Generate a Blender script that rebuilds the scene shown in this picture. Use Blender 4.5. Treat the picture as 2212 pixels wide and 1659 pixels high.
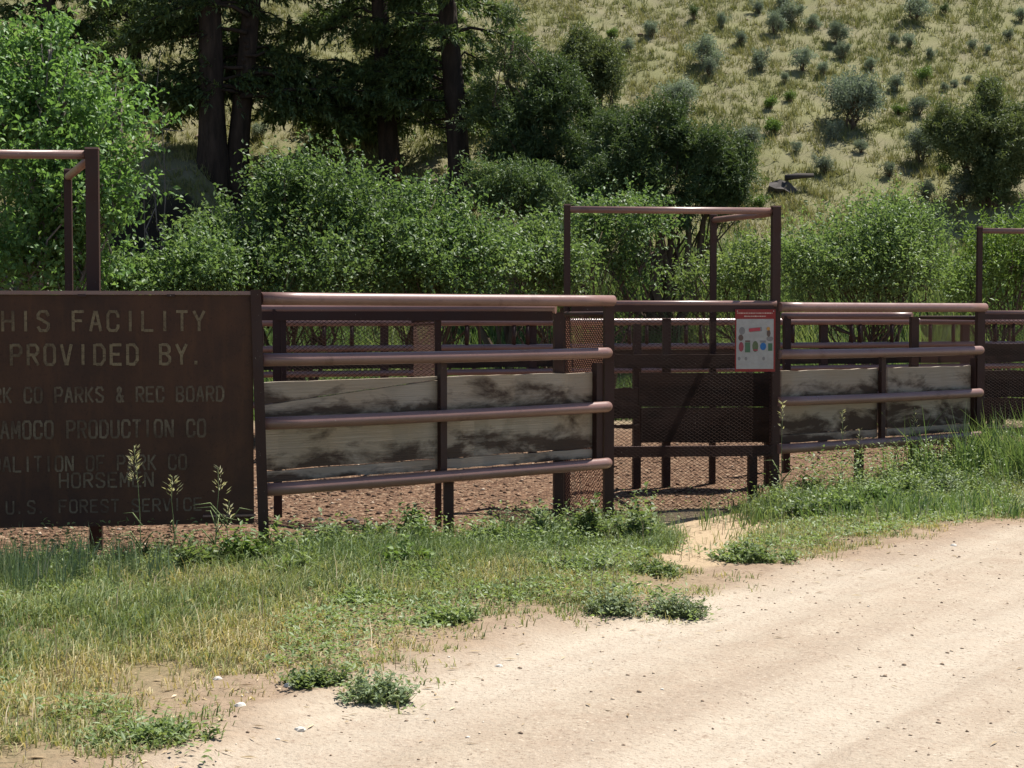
import bpy, math, random
import numpy as np
from mathutils import Vector
random.seed(7)
RNG = np.random.default_rng(7)
for o in list(bpy.data.objects):
    bpy.data.objects.remove(o)
scene = bpy.context.scene
col = scene.collection
rad = math.radians

# ------------------------------------------------------------------ camera
EYE = 1.63
FPX, CXP, CYP = 3600.0, 1106.0, 829.5          # photo measured on a 2212 px wide copy
PITCH = math.atan((CYP - 676.0) / FPX)
cam_d = bpy.data.cameras.new('camera')
cam_d.sensor_width = 36.0
cam_d.lens = 36.0 * FPX / 2212.0
cam_d.clip_start = 0.1
cam_d.clip_end = 2000
cam = bpy.data.objects.new('camera', cam_d)
cam.location = (0, 0, EYE)
cam.rotation_euler = (math.pi / 2 - PITCH, 0, 0)
col.objects.link(cam)
scene.camera = cam
# ------------------------------------------------------------------ sky, sun, exposure
SUN_EL = rad(63)
SUN_H = Vector((0.785, 0.62)).normalized()
world = bpy.data.worlds.new('World')
scene.world = world
world.use_nodes = True
wn = world.node_tree.nodes
wl = world.node_tree.links
sky = wn.new('ShaderNodeTexSky')
sky.sky_type = 'NISHITA'
sky.sun_disc = False
sky.sun_elevation = SUN_EL
sky.sun_rotation = math.atan2(SUN_H.x, SUN_H.y)
sky.altitude = 1900
sky.air_density = 1.0
sky.dust_density = 0.6
wl.new(sky.outputs[0], wn['Background'].inputs[0])
wn['Background'].inputs[1].default_value = 0.065
sun_d = bpy.data.lights.new('sun', 'SUN')
sun_d.energy = 4.6
sun_d.angle = rad(0.53)
sun_d.color = (1.0, 0.955, 0.88)
sun = bpy.data.objects.new('sun', sun_d)
sdir = Vector((SUN_H.x * math.cos(SUN_EL), SUN_H.y * math.cos(SUN_EL), math.sin(SUN_EL)))
sun.rotation_euler = sdir.to_track_quat('Z', 'Y').to_euler()
sun.location = (10, 8, 30)
col.objects.link(sun)
scene.view_settings.view_transform = 'Standard'
scene.view_settings.look = 'None'
scene.view_settings.gamma = 1.0
scene.view_settings.exposure = 1.12
scene.view_settings.use_curve_mapping = False

# ------------------------------------------------------------------ numeric helpers
def _hash(ix, iy, s):
    h = (ix.astype(np.int64) * 374761393 + iy.astype(np.int64) * 668265263 + s * 1442695041) & 0x7fffffff
    h = ((h ^ (h >> 13)) * 1274126177) & 0x7fffffff
    return ((h ^ (h >> 16)) & 0xffff) / 65535.0

def vnoise(x, y, s=0):
    x = np.asarray(x, float); y = np.asarray(y, float)
    ix = np.floor(x); iy = np.floor(y)
    fx = x - ix; fy = y - iy
    fx = fx * fx * (3 - 2 * fx); fy = fy * fy * (3 - 2 * fy)
    ix = ix.astype(np.int64); iy = iy.astype(np.int64)
    a = _hash(ix, iy, s); b = _hash(ix + 1, iy, s); c = _hash(ix, iy + 1, s); d = _hash(ix + 1, iy + 1, s)
    return (a * (1 - fx) + b * fx) * (1 - fy) + (c * (1 - fx) + d * fx) * fy

def fbm(x, y, sc, octv=3, s=0):
    v = 0; a = 1.0; t = 0
    for k in range(octv):
        v = v + a * vnoise(np.asarray(x) * sc + 17.3 * k, np.asarray(y) * sc - 9.1 * k, s + k)
        t += a; a *= 0.5; sc *= 2.03
    return v / t

def sst(a, b, v):
    t = np.clip((np.asarray(v, float) - a) / (b - a), 0, 1)
    return t * t * (3 - 2 * t)

def ray(px, py):
    u = (px - CXP) / FPX; v = (CYP - py) / FPX
    c, s = math.cos(PITCH), math.sin(PITCH)
    return Vector((u, c + v * s, -s + v * c))

def P(px, py, Y):
    d = ray(px, py)
    return Vector((0, 0, EYE)) + d * (Y / d.y)

def XofP(px, Y, py=676):
    return P(px, py, Y).x

def Zpx(py, Y):
    return P(CXP, py, Y).z

def flat_hit(px, py, z=0.0):
    d = ray(px, py)
    return Vector((0, 0, EYE)) + d * ((z - EYE) / d.z)

# road edge and grass edge, photo pixels -> plan polylines
ROAD_PX = [(-500, 2350), (60, 1800), (330, 1659), (600, 1560), (900, 1425), (1250, 1330), (1530, 1262), (1800, 1208), (2212, 1140), (2700, 1070)]
GRASS_PX = [(-700, 2300), (150, 1760), (330, 1665), (470, 1540), (600, 1480), (690, 1490), (850, 1522), (885, 1440), (940, 1395), (1090, 1350), (1240, 1332), (1490, 1336), (1515, 1265), (1560, 1222), (1720, 1206), (2212, 1118), (2700, 1055)]
def plan(pl):
    return np.array([[flat_hit(a, b).x, flat_hit(a, b).y] for a, b in pl])
ROAD = plan(ROAD_PX)
GRASS = plan(GRASS_PX)
def ext(a):
    d0 = a[0] - a[1]; d1 = a[-1] - a[-2]
    return np.vstack([a[0] + d0 / np.linalg.norm(d0) * 60, a, a[-1] + d1 / np.linalg.norm(d1) * 120])
ROAD = ext(ROAD); GRASS = ext(GRASS)

def sdist(x, y, pl):
    """signed distance to a polyline, positive to its left (towards the fence)"""
    x = np.asarray(x, float); y = np.asarray(y, float)
    best = np.full(x.shape, 1e9); cr = np.zeros(x.shape, int)
    for (x0, y0), (x1, y1) in zip(pl[:-1], pl[1:]):
        dx, dy = x1 - x0, y1 - y0
        L2 = dx * dx + dy * dy
        t = np.clip(((x - x0) * dx + (y - y0) * dy) / L2, 0, 1)
        ex = x - (x0 + t * dx); ey = y - (y0 + t * dy)
        d = np.hypot(ex, ey)
        best = np.minimum(best, d)
        if abs(dx) > 1e-9:                                # crossings above the point tell its side
            sp = (x >= min(x0, x1)) & (x < max(x0, x1)) & (y0 + (x - x0) / dx * dy > y)
            cr = cr + sp
    return np.where(cr % 2 == 0, best, -best)

# corral front line (plan), left to right
FRONT = ext(np.array([[-6.0, 10.35], [-1.67, 10.9], [0.55, 12.75], [0.9, 13.9], [2.33, 14.6], [4.63, 16.4], [5.0, 17.6], [7.0, 18.3]]))

def bare_f(x, y):
    """trodden bare ground before the gate and the path from it to the road"""
    p = np.exp(-((x - 1.64) / 0.66) ** 2 - ((y - 13.35) / 1.1) ** 2)
    ax, ay, bx, by = 1.62, 13.2, 1.22, 11.0
    t_ = np.clip(((x - ax) * (bx - ax) + (y - ay) * (by - ay)) / ((bx - ax) ** 2 + (by - ay) ** 2), 0, 1)
    d = np.hypot(x - ax - t_ * (bx - ax), y - ay - t_ * (by - ay))
    return np.maximum(p, 0.85 * np.exp(-(d / 0.30) ** 2))

def terrain(x, y):
    x = np.asarray(x, float); y = np.asarray(y, float)
    rd = sdist(x, y, ROAD)
    onroad = sst(0.15, -0.35, rd)
    z = -0.15 * np.exp(-((x - 1.3) / 1.6) ** 2 - ((y - 13.7) / 1.8) ** 2)
    near = sst(30, 20, y)
    # hillside
    t = np.maximum(y - 27.0 + 0.8 * (fbm(x, y, 0.11, 2, 31) - 0.5), 0)
    ramp = np.where(t < 3, t * t / 6, t - 1.5) * 0.56
    ramp = ramp + sst(45, 120, y) * 6
    z = z + ramp * (1 + 0.05 * (fbm(x, y, 0.07, 2, 5) - 0.5))
    hillm = sst(27, 31, y)
    z = z + 1.05 * sst(-8.9, -7.9, x) * sst(-5.9, -6.5, x) * sst(33.75, 33.98, y + 0.25 * (fbm(x, y, 1.2, 2, 150) - 0.5)) * sst(39, 35.5, y)
    z = z + hillm * (0.35 * (fbm(x, y, 0.35, 3, 11) - 0.5) + 0.10 * (fbm(x, y, 2.2, 2, 12) - 0.5))
    # verge bumps, road ruts
    verge = (1 - onroad) * near
    z = z + verge * (0.09 * (fbm(x, y, 0.8, 3, 21) - 0.5) + 0.035 * (fbm(x, y, 5.0, 2, 22) - 0.5))
    s = (x + 0.18) * 0.826 - (y - 5.97) * 0.563 + 0.10 * (fbm(x, y, 0.35, 2, 40) - 0.5)
    rut = 0.011 * np.cos(s * 2 * math.pi / 1.55) + 0.006 * np.cos(s * 2 * math.pi / 0.42 + 3 * fbm(x, y, 0.5, 2, 44))
    z = z + onroad * near * (rut + 0.016 * (fbm(x, y, 4.0, 3, 41) - 0.5) - 0.02)
    return z

def T1(x, y):
    return float(terrain(np.array([x]), np.array([y]))[0])

def hit(px, py, y0=4.5, y1=80):
    d = ray(px, py)
    ys = np.linspace(y0, y1, 3000)
    xs = d.x / d.y * ys
    zs = EYE + d.z / d.y * ys
    m = np.nonzero(zs <= terrain(xs, ys))[0]
    i = m[0] if len(m) else len(ys) - 1
    return Vector((xs[i], ys[i], float(terrain(xs[i:i+1], ys[i:i+1])[0])))

# ------------------------------------------------------------------ materials
class NT:
    def __init__(s, name):
        s.m = bpy.data.materials.new(name); s.m.use_nodes = True
        s.t = s.m.node_tree; s.n = s.t.nodes; s.n.clear()
        s.out = s.n.new('ShaderNodeOutputMaterial')
        s.pos = None
    def new(s, t, **kw):
        n = s.n.new(t)
        for k, v in kw.items(): setattr(n, k, v)
        return n
    def link(s, a, b): s.t.links.new(a, b)
    def geo(s):
        if s.pos is None: s.pos = s.new('ShaderNodeTexCoord').outputs['Object']
        return s.pos
    def noise(s, scale, detail=4, rough=0.55, vec=None, stretch=None, dist=0.0):
        n = s.new('ShaderNodeTexNoise')
        n.inputs['Scale'].default_value = scale; n.inputs['Detail'].default_value = detail
        n.inputs['Roughness'].default_value = rough; n.inputs['Distortion'].default_value = dist
        v = vec or s.geo()
        if stretch:
            mp = s.new('ShaderNodeMapping'); mp.inputs['Scale'].default_value = stretch
            s.link(v, mp.inputs[0]); v = mp.outputs[0]
        s.link(v, n.inputs['Vector'])
        return n.outputs['Fac']
    def ramp(s, fac, stops):
        r = s.new('ShaderNodeValToRGB'); e = r.color_ramp.elements
        while len(e) < len(stops): e.new(0.5)
        for k, (p, c) in enumerate(stops):
            e[k].position = p
            e[k].color = (c, c, c, 1) if isinstance(c, (int, float)) else (*c, 1)
        s.link(fac, r.inputs[0])
        return r.outputs[0]
    def mix(s, fac, a, b, mode='MIX'):
        n = s.new('ShaderNodeMix', data_type='RGBA', blend_type=mode)
        for v, k in ((fac, 0), (a, 6), (b, 7)):
            if hasattr(v, 'is_output'): s.link(v, n.inputs[k])
            elif k == 0: n.inputs[0].default_value = v
            else: n.inputs[k].default_value = (*v, 1) if len(v) == 3 else v
        return n.outputs[2]
    def math(s, op, a, b=None):
        n = s.new('ShaderNodeMath', operation=op)
        for k, v in enumerate((a, b)):
            if v is None: continue
            if hasattr(v, 'is_output'): s.link(v, n.inputs[k])
            else: n.inputs[k].default_value = v
        return n.outputs[0]
    def attr(s, name):
        n = s.new('ShaderNodeAttribute'); n.attribute_name = name
        return n
    def bump(s, h, strength, dist=0.02):
        b = s.new('ShaderNodeBump'); b.inputs['Strength'].default_value = strength
        b.inputs['Distance'].default_value = dist
        s.link(h, b.inputs['Height']); return b.outputs[0]
    def bsdf(s, color, rough=0.8, spec=0.3, metal=0.0, normal=None):
        b = s.new('ShaderNodeBsdfPrincipled')
        if hasattr(color, 'is_output'): s.link(color, b.inputs['Base Color'])
        else: b.inputs['Base Color'].default_value = (*color, 1)
        if hasattr(rough, 'is_output'): s.link(rough, b.inputs['Roughness'])
        else: b.inputs['Roughness'].default_value = rough
        b.inputs['Specular IOR Level'].default_value = spec
        b.inputs['Metallic'].default_value = metal
        if normal is not None: s.link(normal, b.inputs['Normal'])
        return b
    def done(s, sh):
        s.link(sh.outputs[0], s.out.inputs[0]); return s.m

M = {}
def painted_steel(name, base, rust, rough=0.42, amount=0.5, spec=0.5):
    t = NT(name)
    n1 = t.noise(5, 6, 0.65); n2 = t.noise(38, 4, 0.65); n3 = t.noise(1.6, 4, 0.6)
    c = t.mix(t.ramp(n1, [(0.35, 0.0), (0.75, amount)]), base, rust)
    c = t.mix(t.ramp(n2, [(0.62, 0.0), (0.74, 0.45)]), c, tuple(x * 0.55 for x in base))
    c = t.mix(t.ramp(n3, [(0.4, 0.0), (0.7, 0.5)]), c, tuple(min(1, x * 1.5) for x in base))
    c = t.mix(t.ramp(n1, [(0.60, 0.0), (0.70, 0.6)]), c, tuple(x * 0.6 for x in rust))
    spk = t.noise(70, 2, 0.5)
    c = t.mix(t.ramp(spk, [(0.735, 0.0), (0.76, 0.55)]), c, (0.42, 0.38, 0.33))
    r = t.ramp(n1, [(0.3, rough - 0.06), (0.8, rough + 0.2)])
    M[name] = t.done(t.bsdf(c, r, spec, normal=t.bump(n2, 0.12, 0.004)))
painted_steel('rail_paint', (0.175, 0.098, 0.083), (0.160, 0.078, 0.058), 0.33)
painted_steel('post_paint', (0.032, 0.015, 0.012), (0.056, 0.022, 0.013), 0.55, 0.5, 0.25)
painted_steel('sign_paint', (0.046, 0.023, 0.016), (0.064, 0.028, 0.016), 0.66, 0.7, 0.2)
painted_steel('mesh_steel', (0.020, 0.011, 0.008), (0.030, 0.014, 0.009), 0.75, 0.8, 0.1)
painted_steel('brown_mesh', (0.070, 0.034, 0.024), (0.090, 0.038, 0.022), 0.65, 0.8, 0.2)
painted_steel('rusty_mesh', (0.150, 0.068, 0.042), (0.185, 0.078, 0.040), 0.6, 0.8, 0.25)

def wood(name, light, dark, stain, stain_amt):
    t = NT(name)
    g = t.noise(7, 6, 0.62, stretch=(0.3, 0.3, 14))
    g2 = t.noise(30, 4, 0.6, stretch=(0.25, 0.25, 6))
    inf = t.new('ShaderNodeObjectInfo').outputs['Random']
    cmb = t.new('ShaderNodeVectorMath', operation='ADD')
    t.link(t.geo(), cmb.inputs[0])
    sc = t.new('ShaderNodeVectorMath', operation='SCALE'); sc.inputs[0].default_value = (31, 17, 23)
    t.link(inf, sc.inputs['Scale']); t.link(sc.outputs[0], cmb.inputs[1])
    st = t.noise(2.3, 6, 0.64, vec=cmb.outputs[0], stretch=(0.8, 0.8, 2.0), dist=0.35)
    gen = t.new('ShaderNodeSeparateXYZ'); t.link(t.new('ShaderNodeTexCoord').outputs['Generated'], gen.inputs[0])
    st = t.math('ADD', st, t.math('MULTIPLY', t.math('SUBTRACT', 0.52, gen.outputs[2]), 0.24))
    wet = t.noise(1.7, 3, 0.5, vec=cmb.outputs[0])
    c = t.mix(t.ramp(g, [(0.3, 0.0), (0.72, 1.0)]), light, dark)
    c = t.mix(t.ramp(g2, [(0.6, 0.0), (0.75, 0.5)]), c, tuple(x * 0.45 for x in dark))
    c = t.mix(t.ramp(wet, [(0.4, 0.0), (0.7, 0.45)]), c, tuple(a * b for a, b in zip(light, (0.86, 0.68, 0.47))))
    c = t.mix(t.ramp(st, [(0.46 - stain_amt, 0.0), (0.60 - stain_amt, 0.92)]), c, stain)
    M[name] = t.done(t.bsdf(c, 0.85, 0.2, normal=t.bump(g, 0.4, 0.006)))
wood('gray_wood', (0.345, 0.295, 0.238), (0.255, 0.21, 0.162), (0.042, 0.024, 0.016), -0.022)
wood('dark_wood', (0.060, 0.038, 0.028), (0.045, 0.028, 0.020), (0.022, 0.014, 0.010), 0.02)

def plain(name, colr, rough=0.6, spec=0.3, var=0.2):
    t = NT(name)
    n = t.noise(25, 4); n2 = t.noise(4, 3)
    c = t.mix(t.ramp(n, [(0.3, 0.0), (0.75, 1.0)]), tuple(x * (1 - var) for x in colr), colr)
    c = t.mix(t.ramp(n2, [(0.45, 0.0), (0.8, var)]), c, (0.16, 0.12, 0.09))
    M[name] = t.done(t.bsdf(c, rough, spec))
plain('print_white', (0.36, 0.35, 0.335), 0.5)
plain('print_red', (0.24, 0.018, 0.016), 0.5)
plain('print_redpale', (0.42, 0.05, 0.07), 0.5)
plain('print_pink', (0.55, 0.36, 0.30), 0.5)
plain('print_gray', (0.20, 0.19, 0.19), 0.5)
plain('print_midgray', (0.36, 0.35, 0.34), 0.5)
plain('print_brown', (0.12, 0.075, 0.06), 0.5)
plain('print_green', (0.06, 0.14, 0.075), 0.5)
plain('print_olive', (0.10, 0.13, 0.06), 0.5)
plain('print_blue', (0.02, 0.13, 0.36), 0.5)
plain('print_orange', (0.50, 0.25, 0.06), 0.5)
plain('print_maroon', (0.28, 0.05, 0.07), 0.5)
plain('bolt_steel', (0.45, 0.43, 0.40), 0.45, 0.5)
plain('pale_stone', (0.62, 0.58, 0.51), 0.85, 0.2)
plain('dark_rock', (0.085, 0.075, 0.07), 0.9, 0.2)
plain('charred_wood', (0.055, 0.048, 0.044), 0.9, 0.15)
plain('concrete_pale', (0.42, 0.36, 0.28), 0.9, 0.2)

t = NT('sign_paint')
a_ = t.noise(3.0, 5, 0.65); b_ = t.noise(11, 5, 0.6, stretch=(1.0, 1.0, 0.14)); d_ = t.noise(55, 4, 0.65)
c = t.mix(t.ramp(a_, [(0.35, 0.0), (0.68, 1.0)]), (0.047, 0.024, 0.017), (0.078, 0.036, 0.021))
c = t.mix(t.ramp(b_, [(0.52, 0.0), (0.72, 0.65)]), c, (0.092, 0.042, 0.022))
c = t.mix(t.ramp(d_, [(0.58, 0.0), (0.70, 0.5)]), c, (0.022, 0.012, 0.009))
M['sign_paint'] = t.done(t.bsdf(c, 0.68, 0.2, normal=t.bump(d_, 0.25, 0.004)))
t = NT('faded_letters')
n1 = t.noise(5.0, 4, 0.6); n2 = t.noise(60, 3, 0.6)
f = t.math('MULTIPLY', t.ramp(n1, [(0.33, 0.30), (0.62, 1.0)]), t.ramp(n2, [(0.30, 0.35), (0.5, 1.0)]))
M['faded_letters'] = t.done(t.bsdf(t.mix(f, (0.045, 0.024, 0.017), (0.215, 0.160, 0.096)), 0.75, 0.2))
t = NT('worn_letters')
n1 = t.noise(7.0, 4, 0.6); n2 = t.noise(60, 3, 0.6)
f = t.math('MULTIPLY', t.ramp(n1, [(0.36, 0.2), (0.62, 0.95)]), t.ramp(n2, [(0.30, 0.4), (0.5, 1.0)]))
M['worn_letters'] = t.done(t.bsdf(t.mix(f, (0.045, 0.024, 0.017), (0.175, 0.135, 0.092)), 0.75, 0.2))

def leafy(name, c1, c2, c3, trans=0.35, rough=0.42, spec=0.4, tcol=None):
    """per-leaf attribute 'var' picks the leaf's own colour"""
    t = NT(name)
    v = t.attr('var').outputs['Fac']
    c = t.ramp(v, [(0.0, c1), (0.5, c2), (1.0, c3)])
    inf = t.new('ShaderNodeObjectInfo').outputs['Random']
    hs = t.new('ShaderNodeHueSaturation')
    t.link(t.math('ADD', t.math('MULTIPLY', inf, 0.4), 0.8), hs.inputs['Value'])
    t.link(c, hs.inputs['Color']); c = hs.outputs[0]
    b = t.bsdf(c, rough, spec)
    tr = t.new('ShaderNodeBsdfTranslucent')
    tc = t.mix(1.0, c, tcol or (1.2, 1.2, 0.7), 'MULTIPLY')
    t.link(tc, tr.inputs[0])
    ms = t.new('ShaderNodeMixShader'); ms.inputs[0].default_value = trans
    t.link(b.outputs[0], ms.inputs[1]); t.link(tr.outputs[0], ms.inputs[2])
    M[name] = t.done(ms)
leafy('leaf_poplar', (0.055, 0.12, 0.034), (0.115, 0.21, 0.064), (0.225, 0.32, 0.13), 0.45, 0.48, 0.3)
leafy('leaf_cherry', (0.062, 0.116, 0.04), (0.128, 0.205, 0.075), (0.25, 0.32, 0.16), 0.42, 0.48, 0.3)
leafy('leaf_willow', (0.066, 0.112, 0.042), (0.12, 0.18, 0.068), (0.205, 0.26, 0.125), 0.45, 0.5, 0.35)
leafy('leaf_juniper', (0.042, 0.074, 0.032), (0.086, 0.132, 0.05), (0.165, 0.215, 0.088), 0.28, 0.6, 0.3)
leafy('leaf_juniper_olive', (0.055, 0.078, 0.034), (0.102, 0.13, 0.054), (0.17, 0.192, 0.085), 0.28, 0.6, 0.3)
leafy('leaf_fir', (0.042, 0.07, 0.032), (0.088, 0.132, 0.05), (0.17, 0.215, 0.085), 0.32, 0.55, 0.3)
leafy('leaf_sage', (0.135, 0.155, 0.115), (0.215, 0.25, 0.185), (0.31, 0.345, 0.265), 0.25, 0.7, 0.2, (1.0, 1.1, 0.8))
leafy('leaf_bright', (0.080, 0.130, 0.030), (0.120, 0.190, 0.045), (0.170, 0.240, 0.070), 0.35, 0.55, 0.3)
leafy('leaf_weed', (0.085, 0.132, 0.048), (0.15, 0.208, 0.078), (0.25, 0.3, 0.135), 0.42, 0.5, 0.35)
leafy('leaf_graygreen', (0.105, 0.15, 0.08), (0.17, 0.22, 0.115), (0.265, 0.3, 0.18), 0.28, 0.6, 0.25)
leafy('grass_verge', (0.09, 0.142, 0.05), (0.185, 0.22, 0.086), (0.43, 0.355, 0.19), 0.35, 0.55, 0.3, (1.15, 1.1, 0.6))
leafy('grass_blue', (0.075, 0.115, 0.06), (0.11, 0.155, 0.085), (0.19, 0.21, 0.115), 0.3, 0.5, 0.35, (1.1, 1.15, 0.7))
leafy('grass_lush', (0.065, 0.115, 0.04), (0.12, 0.18, 0.066), (0.22, 0.26, 0.115), 0.4, 0.5, 0.35)
leafy('grass_hill', (0.14, 0.16, 0.058), (0.21, 0.215, 0.088), (0.285, 0.26, 0.135), 0.3, 0.65, 0.2, (1.1, 1.05, 0.7))
leafy('straw', (0.200, 0.140, 0.080), (0.380, 0.290, 0.170), (0.560, 0.470, 0.330), 0.1, 0.7, 0.2, (1, 1, 1))
leafy('seed_head', (0.22, 0.23, 0.12), (0.33, 0.32, 0.18), (0.48, 0.44, 0.28), 0.45, 0.6, 0.2, (1.1, 1.1, 0.8))

def bark(name, a, b):
    t = NT(name)
    n = t.noise(9, 6, 0.65, stretch=(1, 1, 0.18), dist=0.4); n2 = t.noise(3, 3)
    c = t.mix(t.ramp(n, [(0.35, 0.0), (0.68, 1.0)]), a, b)
    c = t.mix(t.ramp(n2, [(0.5, 0.0), (0.8, 0.4)]), c, tuple(x * 0.5 for x in a))
    M[name] = t.done(t.bsdf(c, 0.9, 0.15, normal=t.bump(n, 0.9, 0.04)))
bark('bark_fir', (0.020, 0.015, 0.012), (0.050, 0.036, 0.028))
bark('bark_red', (0.10, 0.045, 0.026), (0.20, 0.10, 0.055))
bark('bark_gray', (0.12, 0.10, 0.085), (0.25, 0.22, 0.19))
bark('stem_brown', (0.07, 0.05, 0.034), (0.14, 0.10, 0.07))
bark('stem_green', (0.14, 0.18, 0.075), (0.22, 0.25, 0.12))

# ground: masks say what lies where (road dust, grass thatch, gravel, hill soil)
t = NT('ground_soil')
mk = t.attr('mask'); sep = t.new('ShaderNodeSeparateColor'); t.link(mk.outputs['Color'], sep.inputs[0])
R_, G_, B_ = sep.outputs[0], sep.outputs[1], sep.outputs[2]
mk2 = t.attr('mask2'); sep2 = t.new('ShaderNodeSeparateColor'); t.link(mk2.outputs['Color'], sep2.inputs[0])
TRK, HIL, LUS = sep2.outputs[0], sep2.outputs[1], sep2.outputs[2]
nf = t.noise(90, 4, 0.65); nm = t.noise(9, 5, 0.6); nl = t.noise(1.3, 4, 0.55); nx = t.noise(28, 4, 0.62)
verge = t.mix(t.ramp(nm, [(0.3, 0.0), (0.7, 1.0)]), (0.205, 0.145, 0.10), (0.29, 0.215, 0.15))
verge = t.mix(t.ramp(nx, [(0.56, 0.0), (0.74, 0.6)]), verge, (0.17, 0.115, 0.075))
nr = t.noise(3.2, 6, 0.68); ns = t.noise(48, 3, 0.6)
road = t.mix(t.ramp(nl, [(0.35, 0.0), (0.65, 1.0)]), (0.300, 0.245, 0.185), (0.350, 0.292, 0.225))
road = t.mix(t.ramp(nr, [(0.42, 0.0), (0.66, 0.6)]), road, (0.275, 0.210, 0.155))
road = t.mix(t.math('MULTIPLY', TRK, 0.85), road, (0.400, 0.348, 0.280))
road = t.mix(t.ramp(mk2.outputs['Alpha'], [(0.30, 0.5), (0.48, 0.0)]), road, (0.265, 0.207, 0.155))
road = t.mix(t.ramp(mk2.outputs['Alpha'], [(0.55, 0.0), (0.72, 0.55)]), road, (0.425, 0.367, 0.287))
road = t.mix(t.ramp(ns, [(0.56, 0.0), (0.68, 0.55)]), road, (0.15, 0.10, 0.07))
road = t.mix(t.ramp(ns, [(0.30, 0.6), (0.40, 0.0)]), road, (0.47, 0.40, 0.32))
road = t.mix(t.ramp(nm, [(0.5, 0.0), (0.8, 0.35)]), road, (0.27, 0.195, 0.14))
road = t.mix(t.ramp(nf, [(0.60, 0.0), (0.72, 0.5)]), road, (0.18, 0.13, 0.095))
c = t.mix(R_, verge, road)
thatch = t.mix(t.ramp(nx, [(0.35, 0.0), (0.65, 1.0)]), (0.10, 0.09, 0.04), (0.21, 0.16, 0.085))
c = t.mix(t.math('MULTIPLY', G_, 0.85), c, thatch)
c = t.mix(t.math('MULTIPLY', mk.outputs['Alpha'], t.ramp(nx, [(0.3, 0.55), (0.6, 1.0)])), c, (0.365, 0.275, 0.175))
vor = t.new('ShaderNodeTexVoronoi'); vor.inputs['Scale'].default_value = 38
t.link(t.geo(), vor.inputs['Vector'])
vs = t.new('ShaderNodeSeparateColor'); t.link(vor.outputs['Color'], vs.inputs[0])
grav = t.ramp(vs.outputs[0], [(0.0, (0.050, 0.027, 0.017)), (0.5, (0.135, 0.076, 0.045)), (0.85, (0.21, 0.128, 0.078)), (1.0, (0.33, 0.24, 0.16))])
grav = t.mix(t.ramp(nm, [(0.4, 0.0), (0.75, 0.6)]), grav, (0.075, 0.043, 0.028))
c = t.mix(B_, c, grav)
hs1 = t.noise(4.5, 5, 0.65); hs2 = t.noise(0.7, 4, 0.6)
hill = t.mix(t.ramp(hs1, [(0.35, 0.0), (0.65, 1.0)]), (0.165, 0.148, 0.086), (0.205, 0.182, 0.112))
hill = t.mix(t.ramp(hs2, [(0.32, 0.0), (0.60, 0.9)]), hill, (0.160, 0.158, 0.070))
hill = t.mix(t.ramp(nx, [(0.58, 0.0), (0.72, 0.5)]), hill, (0.12, 0.085, 0.06))
hill = t.mix(LUS, hill, (0.075, 0.095, 0.032))
c = t.mix(HIL, c, hill)
c = t.mix(t.attr('bank_shade').outputs['Fac'], c, (0.020, 0.017, 0.013))  # painted shade: near-black laid over the bank face and the hollow below
hh = t.math('ADD', t.math('MULTIPLY', nf, 0.4), t.math('ADD', nx, t.math('MULTIPLY', t.math('MULTIPLY', vor.outputs['Distance'], -1.2), B_)))
M['ground_soil'] = t.done(t.bsdf(c, 0.95, 0.12, normal=t.bump(hh, 0.75, 0.02)))
t = NT('gravel_stone')
v = t.attr('var').outputs['Fac']
M['gravel_stone'] = t.done(t.bsdf(t.ramp(v, [(0.0, (0.030, 0.017, 0.012)), (0.45, (0.145, 0.084, 0.050)), (0.8, (0.25, 0.160, 0.100)), (1.0, (0.40, 0.32, 0.24))]), 0.9, 0.2))
t = NT('road_pebble')
v = t.attr('var').outputs['Fac']
M['road_pebble'] = t.done(t.bsdf(t.ramp(v, [(0.0, (0.09, 0.065, 0.05)), (0.4, (0.28, 0.20, 0.14)), (0.8, (0.46, 0.36, 0.26)), (1.0, (0.62, 0.55, 0.46))]), 0.9, 0.2))

# ------------------------------------------------------------------ objects
ORG = {}
def tag(o, label=None, cat=None, group=None, kind=None, category=None):
    cat = cat or category
    if label: o['label'] = label
    if cat: o['category'] = cat
    if group: o['group'] = group
    if kind: o['kind'] = kind
    return o

def thing(name, loc, label, cat, group=None):
    o = bpy.data.objects.new(name, None)
    o.empty_display_size = 0.2
    o.location = loc
    col.objects.link(o)
    ORG[o.name] = Vector(loc)
    return tag(o, label, cat, group)

def np_mesh(name, V, F, var=None, smooth=False):
    """V (n,3); F list of (k,3|4) int arrays"""
    me = bpy.data.meshes.new(name)
    V = np.ascontiguousarray(V, np.float32)
    me.vertices.add(len(V)); me.vertices.foreach_set('co', V.ravel())
    idx = np.concatenate([f.ravel() for f in F]).astype(np.int32)
    tot = np.concatenate([np.full(len(f), f.shape[1], np.int32) for f in F])
    st = np.concatenate([[0], np.cumsum(tot)[:-1]]).astype(np.int32)
    me.loops.add(len(idx)); me.loops.foreach_set('vertex_index', idx)
    me.polygons.add(len(tot)); me.polygons.foreach_set('loop_start', st)
    try: me.polygons.foreach_set('loop_total', tot)
    except Exception: pass
    me.update(calc_edges=True)
    if var is not None:
        a = me.attributes.new('var', 'FLOAT', 'FACE')
        a.data.foreach_set('value', np.ascontiguousarray(var, np.float32))
    if smooth:
        me.polygons.foreach_set('use_smooth', np.ones(len(tot), bool))
    return me

def link_mesh(name, me, mat, parent=None, **tags):
    if mat and not me.materials: me.materials.append(M[mat])
    o = bpy.data.objects.new(name, me)
    col.objects.link(o)
    if parent is not None:
        o.parent = parent
        ORG[o.name] = ORG.get(parent.name, Vector((0, 0, 0)))
    return tag(o, **tags)

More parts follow.
